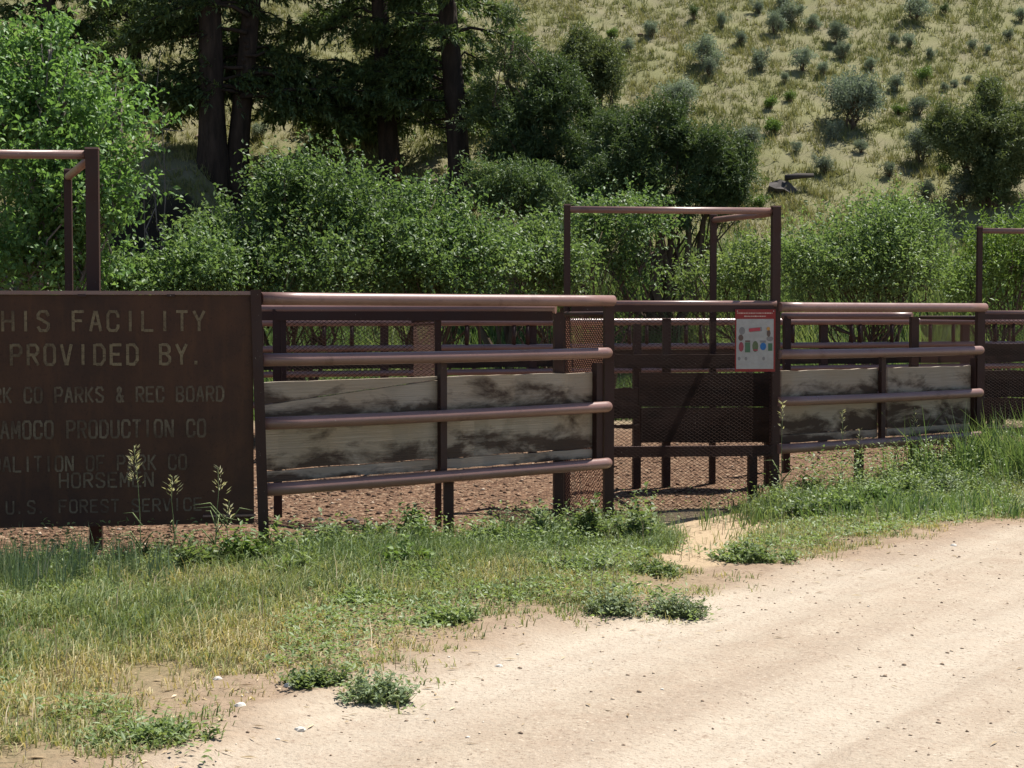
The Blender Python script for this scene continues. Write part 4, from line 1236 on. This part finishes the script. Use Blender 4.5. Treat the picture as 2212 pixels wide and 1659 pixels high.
for kind_, lst in bushes.items():
    for j, (px, py, w) in enumerate(lst):
        h_ = hit(px, py, 26.5)
        sc = w * h_.y / FPX / 1.02
        src = {'sage': SAGE, 'big': BIGS, 'bright': BRT, 'dark': DRK}[kind_]
        me, ms = src[j % len(src)]
        if kind_ == 'big': nm_, lab, cat, grp = 'sagebrush', BIGL[j], 'shrub', None
        else: nm_, lab, cat, grp = LAB[kind_]
        if kind_ == 'sage': lab = ('tiny grey green sagebrush dotting the dry open hillside' if w < 31 else 'small grey green sagebrush on the dry open hillside' if w < 43 else 'medium sized grey green sagebrush on the dry open hillside')
        e = thing(nm_, (h_.x, h_.y, h_.z - 0.02 * sc), lab, cat, grp)
        e.scale = (sc, sc, sc * random.uniform(0.9, 1.15)); e.rotation_euler = (0, 0, random.uniform(0, 6.28))
        for pn, m_ in (('crown', me), ('stems', ms)):
            link_mesh(pn, m_, None, e)

# charred log across a dark boulder on the slope
lb = hit(1705, 412, 26.5)
bo = thing('boulder', lb, 'dark boulder on the slope above the middle tall frame', 'rock')
mb = MB(); rr = random.Random(5)
rings = [(0.0, 0.24), (0.10, 0.27), (0.19, 0.20), (0.25, 0.07)]
for (z, r) in rings:
    for k in range(12):
        a = 2 * math.pi * k / 12; q = r * rr.uniform(0.6, 1.3)
        mb.v.append(Vector(lb) + Vector((math.cos(a) * q * 1.25 - 0.15, math.sin(a) * q, z - 0.05 + rr.uniform(-.05, .05))))
for i in range(3):
    for k in range(12):
        mb.f.append([i * 12 + k, i * 12 + (k + 1) % 12, (i + 1) * 12 + (k + 1) % 12, (i + 1) * 12 + k]); mb.sm.append(False)
mb.f.append([36 + k for k in range(12)]); mb.sm.append(False)
mb.build('stone', 'dark_rock', bo)
lg = thing('charred_log', (lb.x, lb.y, lb.z + 0.2), 'short black charred log lying over the dark boulder', 'log')
mb = MB(); mb.tube([Vector(lb) + Vector((-0.10, -0.05, 0.27)), Vector(lb) + Vector((0.18, -0.05, 0.31)), Vector(lb) + Vector((0.52, 0.0, 0.33))], [0.06, 0.055, 0.045], 10, wob=0.2)
mb.build('trunk_piece', 'charred_wood', lg)

# ------------------------------------------------------------------ grass and gravel (uncountable)
def blades(X, Y, Z, h, w, az, lean, var, seg2=True, rng=None):
    n = len(X)
    B = np.stack([X, Y, Z - 0.01], -1)
    d = np.stack([np.cos(az), np.sin(az), np.zeros(n)], -1)
    s = np.stack([-np.sin(az + 0.7), np.cos(az + 0.7), np.zeros(n)], -1) * (w / 2)[:, None]
    up = np.array([0, 0, 1.0])
    hm = h[:, None]
    mid = B + d * (lean * 0.28)[:, None] * hm + up * hm * 0.58
    tip = B + d * lean[:, None] * hm + up * hm * np.sqrt(np.maximum(0.12, 1 - 0.75 * lean ** 2))[:, None]
    if seg2:
        V = np.stack([B - s, B + s, mid + s * 0.8, mid - s * 0.8, tip], 1).reshape(-1, 3)
        b = np.arange(n) * 5
        F = np.concatenate([np.stack([b, b + 1, b + 2], -1), np.stack([b, b + 2, b + 3], -1), np.stack([b + 3, b + 2, b + 4], -1)])
        return V, F, np.tile(var, 3)
    V = np.stack([B - s, B + s, tip], 1).reshape(-1, 3)
    b = np.arange(n) * 3
    return V, np.stack([b, b + 1, b + 2], -1), var

def scatter_tufts(n, xr, yr, dens, seed, per, hfun, spread, wfun, varfun, lean=(0.1, 0.7), seg2=True):
    rng = np.random.default_rng(seed)
    x = rng.uniform(*xr, n); y = rng.uniform(*yr, n)
    keep = rng.random(n) < dens(x, y)
    x, y = x[keep], y[keep]
    hh = hfun(x, y, rng); vv = varfun(x, y, rng)
    k = np.repeat(np.arange(len(x)), per)
    m = len(k)
    bx = x[k] + rng.normal(size=m) * spread; by = y[k] + rng.normal(size=m) * spread
    bz = terrain(bx, by)
    az = rng.uniform(0, 2 * math.pi, m)
    return blades(bx, by, bz, hh[k] * rng.uniform(0.45, 1.15, m), wfun * rng.uniform(0.6, 1.3, m), az, rng.uniform(*lean, m), np.clip(vv[k] + rng.normal(size=m) * 0.16, 0, 1), seg2)

def verge_d(x, y):
    g = sdist(x, y, GRASS) + 0.7 * (fbm(x, y, 1.4, 3, 51) - 0.5)
    f = sdist(x, y, FRONT)
    bare = bare_f(x, y)
    patch = fbm(x, y, 2.4, 3, 77)
    d = sst(-0.25, 0.55, g) * sst(0.10, -0.65, f + 0.7 * (fbm(x, y, 1.6, 3, 78) - 0.5) - 0.35 * sst(1.8, 2.8, x)) * (0.06 + 0.94 * sst(0.38, 0.6, patch + 0.25 * sst(0.3, 1.5, g)))
    return np.clip(d * (1 - 0.97 * sst(0.3, 0.65, bare)), 0, 1)
def verge_h(x, y, rng):
    g = sdist(x, y, GRASS); f = sdist(x, y, FRONT)
    return (0.06 + 0.075 * sst(0.1, 1.8, g) + 0.085 * sst(-1.3, -0.1, f) * sst(0, .6, g)) * (0.6 + 0.8 * fbm(x, y, 1.7, 2, 81))
def verge_v(x, y, rng):
    g = sdist(x, y, GRASS); f = sdist(x, y, FRONT)
    v = 0.58 - 0.20 * sst(0.1, 2.2, g) - 0.26 * sst(-1.6, -0.3, f) + 1.15 * (fbm(x, y, 1.1, 3, 83) - 0.5) + rng.normal(size=len(x)) * 0.10
    return np.clip(v, 0.02, 0.98)
Vg = scatter_tufts(60000, (-5.0, 7.0), (4.6, 17.6), verge_d, 601, 9, verge_h, 0.035, 0.0065, verge_v, (0.2, 1.25))
link_mesh('verge_grass', np_mesh('verge_grass', Vg[0], [Vg[1]], Vg[2]), 'grass_verge', kind='stuff', label='short green and straw coloured grass along the verge before the fence', category='grass')

Vd = scatter_tufts(900, (-5.0, 6.5), (4.8, 17.0), lambda x, y: 0.6 * sst(-0.2, 0.5, sdist(x, y, GRASS)) * sst(0.1, -0.4, sdist(x, y, FRONT)), 607, 4, lambda x, y, r: 0.14 + 0.16 * r.random(len(x)), 0.03, 0.004, lambda x, y, r: r.uniform(0.5, 1.0, len(x)), (0.1, 0.7))
link_mesh('dry_stalks', np_mesh('dry_stalks', Vd[0], [Vd[1]], Vd[2]), 'straw', kind='stuff', label='thin dry stalks standing above the verge grass', category='grass')
# taller bluish grass in front of the sign, and lush grass at the second stall
def blob(cx, cy, rx, ry):
    return lambda x, y: np.exp(-((x - cx) / rx) ** 2 - ((y - cy) / ry) ** 2)
b1 = flat_hit(90, 1262); 
Vb = scatter_tufts(800, (b1.x - 1.3, b1.x + 0.9), (b1.y - 0.7, b1.y + 0.6), blob(b1.x - 0.15, b1.y, 0.6, 0.35), 602, 14, lambda x, y, r: 0.22 + 0.1 * r.random(len(x)), 0.03, 0.006, lambda x, y, r: r.uniform(0.1, 0.7, len(x)), (0.05, 0.45))
link_mesh('wheatgrass', np_mesh('wheatgrass', Vb[0], [Vb[1]], Vb[2]), 'grass_blue', kind='stuff', label='bluish upright grass growing below the lettered sign', category='grass')
b2 = flat_hit(2165, 1045)
Vb = scatter_tufts(1700, (b2.x - 1.0, b2.x + 2.2), (b2.y - 0.9, b2.y + 1.3), blob(b2.x + 0.35, b2.y + 0.1, 0.75, 0.6), 603, 15, lambda x, y, r: 0.35 + 0.4 * r.random(len(x)) ** 1.5, 0.05, 0.012, lambda x, y, r: r.uniform(0.0, 0.8, len(x)), (0.05, 0.6))
link_mesh('tall_grass', np_mesh('tall_grass', Vb[0], [Vb[1]], Vb[2]), 'grass_lush', kind='stuff', label='tall lush green grass against the end post of the second board fence', category='grass')
b3 = flat_hit(1930, 1095)
Vb = scatter_tufts(1500, (b3.x - 1.6, b3.x + 2.0), (b3.y - 1.1, b3.y + 1.3), lambda x, y: blob(b3.x, b3.y, 0.9, 0.6)(x, y) * sst(-0.05, 0.3, sdist(x, y, GRASS)), 604, 12, lambda x, y, r: 0.10 + 0.16 * r.random(len(x)), 0.05, 0.010, lambda x, y, r: r.uniform(0.0, 0.9, len(x)), (0.1, 0.8))
link_mesh('tall_grass', np_mesh('tall_grass', Vb[0], [Vb[1]], Vb[2]), 'grass_lush', kind='stuff', label='thick green grass along the foot of the second board fence', category='grass')

# low broadleaf forbs woven through the verge
rng = np.random.default_rng(655)
n = 38000
x = rng.uniform(-4.5, 7, n); y = rng.uniform(5, 17.4, n)
g_ = sdist(x, y, GRASS); f_ = sdist(x, y, FRONT)
pt = fbm(x, y, 1.2, 3, 161)
dn = sst(0.0, 0.5, g_ + 0.6 * (fbm(x, y, 1.4, 3, 51) - 0.5)) * sst(0.12, -0.45, f_ + 0.5 * (fbm(x, y, 1.6, 3, 79) - 0.5) - 0.3 * sst(1.8, 2.8, x)) * np.clip(sst(0.46, 0.62, pt) + 0.9 * sst(-1.0, -0.2, f_) * sst(0.30, 0.5, pt), 0, 1)
dn = dn * (1 - 0.97 * sst(0.3, 0.65, bare_f(x, y)))
for (px, py, wp) in ((1375, 1295, 120), (1300, 1265, 80), (1450, 1315, 60), (790, 1488, 70), (720, 1460, 70), (1620, 1196, 75), (1240, 1225, 120), (970, 1318, 90), (330, 1600, 100), (880, 1210, 90), (640, 1235, 80), (1700, 1130, 60)):
    c_ = flat_hit(px, py); rr_ = wp * c_.y / FPX
    dn = np.maximum(dn, 0.95 * np.exp(-((x - c_.x) / rr_) ** 2 - ((y - c_.y) / (rr_ * 1.2)) ** 2))
lush2 = sst(2.0, 3.0, x)
dn = np.clip(dn + 0.8 * lush2 * sst(0.05, 0.5, g_) * sst(0.3, -0.1, f_), 0, 1)
k = rng.random(n) < dn
lush2 = lush2[k]
x, y, f_, pt = x[k], y[k], f_[k], pt[k]
per = 9
kk = np.repeat(np.arange(len(x)), per); m = len(kk)
hgt = (0.05 + 0.20 * sst(-1.0, -0.05, f_) + 0.12 * lush2 * sst(-1.6, -0.3, f_))[kk] * rng.uniform(0.1, 1.2, m)
bx = x[kk] + rng.normal(size=m) * 0.035; by = y[kk] + rng.normal(size=m) * 0.035
a = rng.uniform(0, 6.28, m)
Lf = leaves(np.stack([bx, by, terrain(bx, by) + hgt], -1), np.stack([np.cos(a), np.sin(a), rng.uniform(-0.3, 0.9, m)], -1), np.array([0, 0, 1.0]) + rng.normal(size=(m, 3)) * 0.4,
            rng.uniform(0.018, 0.045, m), rng.uniform(0.007, 0.02, m), np.clip(rng.beta(2, 2, len(x))[kk] * 0.6 + rng.random(m) * 0.4, 0, 1), 0.15)
link_mesh('verge_forbs', np_mesh('verge_forbs', Lf[0], [Lf[1]], Lf[2]), 'leaf_weed', kind='stuff', label='low broadleaf green growth woven through the verge grass', category='ground cover')

# lush growth on the lower slope
def lush_d(x, y):
    return sst(34.0, 32.2, y + 1.8 * (fbm(x, y, 0.5, 3, 70) - 0.5)) * sst(24.5, 26.5, y) * (1 - sst(-9.2, -8.2, x) * sst(-5.7, -6.4, x) * sst(31.5, 32.6, y))
Vl = scatter_tufts(9000, (-9, 13), (24.5, 34), lush_d, 605, 12, lambda x, y, r: (0.35 + 0.5 * fbm(x, y, 0.8, 2, 90)) * r.uniform(0.7, 1.2, len(x)), 0.09, 0.022, lambda x, y, r: np.clip(1.3 * fbm(x, y, 0.9, 3, 91) - 0.1 + r.normal(size=len(x)) * 0.1, 0, 1), (0.1, 0.6))
link_mesh('slope_grass', np_mesh('slope_grass', Vl[0], [Vl[1]], Vl[2]), 'grass_lush', kind='stuff', label='tall green grass covering the foot of the hill behind the pens', category='grass')
# dry bunch grass on the hill
def hill_d(x, y):
    return sst(31.5, 34, y + 1.8 * (fbm(x, y, 0.5, 3, 70) - 0.5)) * (0.35 + 0.65 * sst(0.35, 0.6, fbm(x, y, 1.3, 3, 93)))
Vh = scatter_tufts(34000, (-15, 19), (31, 54), hill_d, 606, 13, lambda x, y, r: 0.12 + 0.13 * r.random(len(x)), 0.06, 0.024, lambda x, y, r: np.clip(0.40 + 1.1 * (fbm(x, y, 0.55, 3, 95) - 0.5) + r.normal(size=len(x)) * 0.16, 0, 1), (0.15, 0.8), False)
link_mesh('hill_grass', np_mesh('hill_grass', Vh[0], [Vh[1]], Vh[2]), 'grass_hill', kind='stuff', label='dry yellow green bunch grass over the open hillside', category='grass')

def stones(x, y, r, var, rng, flat=0.6):
    n = len(x); z = terrain(x, y)
    oc = np.array([[1, 0, 0], [0.3, 0.95, 0], [-0.8, 0.6, 0], [-0.8, -0.6, 0], [0.3, -0.95, 0], [0.1, 0.05, 1], [0, 0, -1]])
    fa = np.array([[0, 1, 5], [1, 2, 5], [2, 3, 5], [3, 4, 5], [4, 0, 5], [1, 0, 6], [2, 1, 6], [3, 2, 6], [4, 3, 6], [0, 4, 6]])
    a = rng.uniform(0, 6.28, n); ca, sa = np.cos(a), np.sin(a)
    loc = oc[None] * rng.uniform(0.65, 1.2, (n, 7, 1)) * np.stack([r, r * rng.uniform(0.6, 1, n), r * flat * rng.uniform(0.6, 1.2, n)], -1)[:, None, :]
    V = np.empty_like(loc)
    V[..., 0] = loc[..., 0] * ca[:, None] - loc[..., 1] * sa[:, None] + x[:, None]
    V[..., 1] = loc[..., 0] * sa[:, None] + loc[..., 1] * ca[:, None] + y[:, None]
    V[..., 2] = loc[..., 2] + z[:, None] + (r * 0.15)[:, None]
    F = (fa[None] + (np.arange(n) * 7)[:, None, None]).reshape(-1, 3)
    return V.reshape(-1, 3), F, np.repeat(var, 10)
rng = np.random.default_rng(701)
x = rng.uniform(-4.2, 6.5, 34000); y = rng.uniform(9.6, 21, 34000)
f = sdist(x, y, FRONT)
k = rng.random(len(x)) < sst(-0.75, -0.1, f + 0.5 * (fbm(x, y, 1.5, 2, 88) - 0.5)) * np.where(y > 15.5, 0.5, 1)
k &= np.abs(x / y) < 0.34
k &= bare_f(x, y) < 0.3
x, y = x[k], y[k]
S_ = stones(x, y, 0.007 + 0.024 * rng.random(len(x)) ** 4, np.clip(rng.normal(0.45, 0.26, len(x)), 0, 1), rng)
link_mesh('gravel', np_mesh('gravel', S_[0], [S_[1]], S_[2]), 'gravel_stone', kind='stuff', label='reddish brown stony gravel covering the floor of the pens', category='gravel')
x = rng.uniform(-12, 17, 400); y = rng.uniform(33.5, 53, 400)
S_ = stones(x, y, 0.03 + 0.09 * rng.random(400) ** 4, np.clip(rng.normal(0.3, 0.15, 400), 0, 1), rng)
link_mesh('hill_stones', np_mesh('hill_stones', S_[0], [S_[1]], S_[2]), 'road_pebble', kind='stuff', label='loose tan and brown stones lying among the hillside grass', category='stones')
x = rng.uniform(-2.5, 5.5, 13000); y = rng.uniform(4.8, 14.0, 13000)
r_ = sdist(x, y, ROAD)
k = rng.random(len(x)) < np.where(r_ < 0, 0.45, 0.6 * sst(1.2, 0.2, r_))
x, y = x[k], y[k]
S_ = stones(x, y, 0.003 + 0.011 * rng.random(len(x)) ** 6, np.clip(rng.normal(0.52, 0.24, len(x)), 0, 1), rng, 0.7)
link_mesh('road_pebbles', np_mesh('road_pebbles', S_[0], [S_[1]], S_[2]), 'road_pebble', kind='stuff', label='small loose pebbles scattered over the dirt road', category='gravel')
# straw, dead leaves and twigs lying on the dirt margin
n = 5200
x = rng.uniform(-3.5, 6.0, n); y = rng.uniform(4.8, 15.2, n)
r_ = sdist(x, y, ROAD); g_ = sdist(x, y, GRASS)
bare = bare_f(x, y)
k = rng.random(n) < np.clip(sst(-1.2, 0.3, r_) * 0.30 + 0.5 * sst(-0.5, 0.1, g_) * sst(1.2, 0.2, g_) + bare + np.where(r_ < -0.5, 0.04, 0), 0, 1)
x, y = x[k], y[k]; n = len(x)
a = rng.uniform(0, 6.28, n)
C = np.stack([x, y, terrain(x, y) + 0.006], -1)
D = np.stack([np.cos(a), np.sin(a), rng.uniform(-0.02, 0.12, n)], -1)
N = np.tile(np.array([0, 0, 1.0]), (n, 1)) + rng.normal(size=(n, 3)) * 0.25
Ls = leaves(C, D, N, rng.uniform(0.02, 0.085, n), rng.uniform(0.004, 0.014, n), np.clip(rng.normal(0.4, 0.3, n), 0, 1), 0.1)
link_mesh('straw_litter', np_mesh('straw_litter', Ls[0], [Ls[1]], Ls[2]), 'straw', kind='stuff', label='dry straw and leaf litter strewn along the edge of the road', category='litter')

# ------------------------------------------------------------------ single weeds and stones
def weed(px, py, w_px, h_px, label, mat, seed, n=26, ll=0.05, lw=0.022, group=None, Y=None, up=0.8, per=9, kind='leafy_weed', spread=1.0):
    rng = np.random.default_rng(seed)
    h0 = hit(px, py) if Y is None else Vector(gbase(px, Y))
    W = w_px * h0.y / FPX / 2 * (1.45 if py > 1180 else 1.15); H = h_px * h0.y / FPX * (0.8 if py > 1180 else 1.0); n = int(n * 2.2)
    th = thing(kind, h0, label, 'weed', group)
    mb = MB(); parts = []
    cen = [(0, 0, 1.0)] + [(rng.uniform(-.55, .55), rng.uniform(-.5, .5), rng.uniform(0.5, 0.9)) for _ in range(4)]
    for i in range(n):
        a = rng.uniform(0, 6.28); q = math.sqrt(rng.random())
        cx_, cy_, hs_ = cen[i % 5]; cx_ *= W; cy_ *= W * 0.8
        gz_ = T1(h0.x + cx_, h0.y + cy_) - h0.z
        tip = h0 + Vector((cx_ + math.cos(a) * W * q * 0.62, cy_ + math.sin(a) * W * q * 0.5, gz_ + hs_ * H * (0.35 + 0.75 * rng.random() ** 1.5) * (1 - 0.45 * q)))
        s0 = h0 + Vector((cx_ + math.cos(a) * W * q * 0.25, cy_ + math.sin(a) * W * q * 0.2, gz_ - 0.03))
        pts = limb(mb, s0, tip, 0.0022, 0.001, rng, 3, 0.0, 0.15, 3)
        m = per + int(rng.integers(0, 4))
        tt = rng.uniform(0.2, 1.02, m)
        C = np.array([list(s0.lerp(tip, float(t_))) for t_ in tt]) + rng.normal(size=(m, 3)) * 0.006
        aa = rng.uniform(0, 6.28, m)
        D = np.stack([np.cos(aa), np.sin(aa), rng.uniform(-0.2, up, m)], -1)
        N = np.stack([np.zeros(m), np.zeros(m), np.ones(m)], -1) + rng.normal(size=(m, 3)) * 0.35
        parts.append(leaves(C, D, N, 1.25 * ll * rng.uniform(0.6, 1.25, m) * (1.15 - 0.4 * tt), 1.45 * lw * rng.uniform(0.7, 1.2, m), np.clip(rng.normal(0.5, 0.22, m), 0, 1), 0.2))
    mb.build('stems', 'stem_green', th)
    foliage_obj('leaves', join(parts), mat, th)
    return th
weed(1388, 1178, 125, 150, 'tall leafy weed growing in front of the mesh gate', 'leaf_weed', 801, 22, 0.055, 0.028)
weed(865, 1226, 140, 95, 'bright green bushy weed under the first board fence beside its leg', 'leaf_bright', 802, 46, 0.050, 0.024)
weed(885, 1180, 100, 135, 'dark leafy weed standing in the shade behind the first board fence', 'leaf_cherry', 803, 26, 0.05, 0.024, Y=11.95)
weed(730, 1180, 150, 80, 'low spreading weed below the bottom rail near the lettered sign', 'leaf_weed', 804, 30, 0.045, 0.02)
weed(1125, 1192, 110, 85, 'small pointed weed between the legs of the first board fence', 'leaf_weed', 805, 24, 0.045, 0.02)
weed(1318, 1322, 130, 92, 'dense grey green weed clump on the bare dirt margin', 'leaf_graygreen', 806, 60, 0.030, 0.010, up=1.2)
weed(1435, 1328, 150, 75, 'low grey green weed mat beside the dense clump on the dirt margin', 'leaf_graygreen', 807, 70, 0.028, 0.010, up=1.2)
weed(1625, 1214, 160, 95, 'round green weed clump before the bare patch at the gate', 'leaf_weed', 808, 62, 0.036, 0.014, up=1.2)
weed(812, 1512, 140, 100, 'grey green weed clump standing alone at the edge of the dirt road', 'leaf_graygreen', 809, 62, 0.030, 0.010, up=1.2)
weed(700, 1472, 130, 72, 'green weed clump beside the lone clump at the road edge', 'leaf_weed', 810, 48, 0.028, 0.011, up=1.2)
weed(760, 1300, 120, 60, 'arching tuft of weed in the verge below the first board fence', 'leaf_weed', 811, 26, 0.05, 0.010, up=1.5)
for i, (px, py, w, h, mt) in enumerate(((1735, 1130, 110, 100, 'leaf_weed'), (1800, 1118, 120, 80, 'leaf_weed'), (1880, 1100, 120, 85, 'leaf_bright'), (1960, 1085, 110, 90, 'leaf_weed'), (2035, 1075, 100, 85, 'leaf_graygreen'))):
    weed(px, py, w, h, ('lush green weed at the foot of the second board fence', 'lush green weed at the foot of the second board fence', 'yellow green weed at the foot of the second board fence',
         'lush green weed at the foot of the second board fence', 'grey green weed at the foot of the second board fence')[i], mt, 820 + i, 44, 0.045, 0.018, up=1.0, group='weeds along the second board fence')
for i, (px, py, w, h) in enumerate(((150, 1240, 90, 60), (260, 1238, 70, 48), (420, 1236, 80, 62), (525, 1228, 70, 85), (600, 1212, 80, 80), (690, 1198, 90, 75), (805, 1192, 80, 70), (930, 1196, 70, 72), (1045, 1186, 80, 60), (1180, 1180, 70, 70), (1275, 1172, 70, 85))):
    weed(px, py - 0.5, w, h * 1.9, ('ragged green weed growing at the foot of the lettered sign' if px < 550 else 'ragged green weed growing along the foot of the first board fence'), ('leaf_weed', 'leaf_graygreen', 'leaf_weed', 'leaf_bright')[i % 4], 850 + i, 30, 0.056, 0.019, up=1.1,
         group=('weeds below the lettered sign' if px < 550 else 'weeds along the first board fence'))
weed(640, 1250, 110, 95, 'grassy weed clump at the foot of the lettered sign post', 'leaf_weed', 830, 30, 0.075, 0.009, up=1.6)
weed(1240, 1235, 170, 70, 'broad green weed patch in the verge below the end post', 'leaf_weed', 831, 52, 0.034, 0.013, up=1.2)
weed(1395, 1240, 110, 60, 'small green weed clump on the bare dirt beside the gate', 'leaf_weed', 832, 34, 0.034, 0.013, up=1.2)
weed(980, 1340, 150, 60, 'low green weed patch on the verge near the white stone', 'leaf_weed', 833, 46, 0.030, 0.012, up=1.2)
weed(330, 1600, 220, 70, 'green weed patch at the corner where verge meets dirt road', 'leaf_weed', 834, 60, 0.026, 0.010, up=1.2)
weed(1745, 1075, 60, 120, 'slender weed beside the gate post against the second board fence', 'leaf_weed', 835, 12, 0.05, 0.018)
weed(1990, 1050, 70, 110, 'slender weed hiding the leg of the second board fence', 'leaf_weed', 836, 14, 0.05, 0.018)

def seed_stalk(px, ytop, Y, label, seed, head=0.18, n=34, mat='seed_head', lean=0.0, group=None, spread=0.07):
    rng = np.random.default_rng(seed)
    b = Vector(gbase(px, Y)); top = P(px + lean, ytop, Y)
    th = thing('seed_grass', b, label, 'grass', group)
    mb = MB()
    pts = [b + (top - b) * k + Vector((rng.normal() * 0.006, rng.normal() * 0.006, 0)) for k in (0, .25, .5, .75, 1)]
    pts[0] = b + Vector((0, 0, -0.03))
    mb.tube(pts, [0.003, 0.003, 0.0026, 0.002, 0.0012], 5)
    for k in range(5):
        a = rng.uniform(0, 6.28); L = rng.uniform(0.12, 0.25)
        s0 = b + Vector((0, 0, rng.uniform(0, 0.3)))
        mb.tube([s0, s0 + Vector((math.cos(a) * L * .5, math.sin(a) * L * .5, L * .6)), s0 + Vector((math.cos(a) * L, math.sin(a) * L, L * .55))], [0.005, 0.004, 0.001], 4)
    mb.build('stem', 'stem_green', th)
    t_ = rng.random(n); zt_ = top.z - head * t_
    a = rng.uniform(0, 6.28, n); rr_ = spread * (0.15 + t_) * rng.uniform(0.3, 1, n)
    C = np.stack([top.x + np.cos(a) * rr_ * 0.4, top.y + np.sin(a) * rr_ * 0.4, zt_], -1)
    D = np.stack([np.cos(a) * 0.8, np.sin(a) * 0.8, np.full(n, 0.6)], -1)
    N = rand_dir(n, rng)
    foliage_obj('seed_head', leaves(C, D, N, rng.uniform(0.025, 0.05, n), rng.uniform(0.006, 0.012, n), np.clip(rng.normal(0.55, 0.2, n), 0, 1)), mat, th)
    return th
seed_stalk(303, 962, 10.38, 'tallest seed headed grass stalk before the lettered sign', 901, 0.24, 60, lean=-12, spread=0.11)
seed_stalk(372, 1030, 10.42, 'seed headed grass stalk with drooping spikelets before the lettered sign', 902, 0.12, 34, lean=2, spread=0.12)
seed_stalk(462, 1010, 10.45, 'thin seed headed grass stalk near the right post of the lettered sign', 903, 0.17, 26, lean=12, spread=0.11)
seed_stalk(488, 1082, 10.50, 'short seed headed grass stalk beside the ledge of the lettered sign', 904, 0.12, 18, lean=6, spread=0.06)
for i, (px, yt, yy) in enumerate(((1690, 868, 14.35), (1820, 885, 15.1), (1858, 928, 15.2), (1977, 880, 15.75))):
    seed_stalk(px, yt, yy, 'pale seed stalk standing against the boards of the second board fence', 910 + i, 0.24, 22, group='seed stalks along the second board fence', spread=0.05)

def stone(px, py, w_px, label, mat, seed, group):
    rr = random.Random(seed); h0 = hit(px, py)
    r = w_px * h0.y / FPX / 2
    mb = MB(); n = 10
    for z, q in ((-0.35, 0.85), (0.1, 1.0), (0.5, 0.75), (0.72, 0.3)):
        for k in range(n):
            a = 2 * math.pi * k / n; m = r * q * rr.uniform(0.8, 1.15)
            mb.v.append(Vector((math.cos(a) * m, math.sin(a) * m * 0.7, z * r * 0.8)))
    for i in range(3):
        for k in range(n):
            mb.f.append([i * n + k, i * n + (k + 1) % n, (i + 1) * n + (k + 1) % n, (i + 1) * n + k]); mb.sm.append(False)
    mb.f.append([3 * n + k for k in range(n)]); mb.sm.append(False)
    o = mb.build('stone', mat, None); o.location = h0
    return tag(o, label, 'stone', group)
stone(865, 1337, 15, 'single white pebble on the verge among green weeds', 'pale_stone', 1, None)
for i, (px, py, w) in enumerate(((625, 1484, 26), (692, 1472, 16), (648, 1582, 26), (600, 1600, 12), (470, 1470, 22), (402, 1562, 20), (520, 1526, 28), (585, 1775, 20), (1078, 1440, 18), (1430, 1490, 10), (2060, 1180, 16))):
    stone(px, py, w, 'pale flat stone lying on the dirt margin of the road', 'pale_stone', 10 + i, 'pale stones on the dirt margin')
for i, (px, py, w) in enumerate(((585, 1190, 26), (760, 1130, 36), (800, 1145, 30), (690, 1125, 24))):
    stone(px, py, w, 'dark rough rock on the pen floor under the first board fence', 'dark_rock', 30 + i, 'dark rocks on the pen floor')
sl = online(1262, A1, (XofP(1222, 14.42), 14.42))
si_ = thing('sill_slab', (A1[0] - 0.15, A1[1] + 0.5, T1(A1[0] - 0.15, A1[1] + 0.5)), 'pale concrete slab at the foot of the mesh screen', 'slab')
mb = MB(); mb.plank((XofP(1222, 13.2), 13.2, 0), (XofP(1300, 13.0), 13.0, 0), T1(0.6, 13.1) - 0.06, T1(0.6, 13.1) + 0.045, 0.16, (0.2, -1), 6, 0.008)
mb.build('slab', 'concrete_pale', si_)
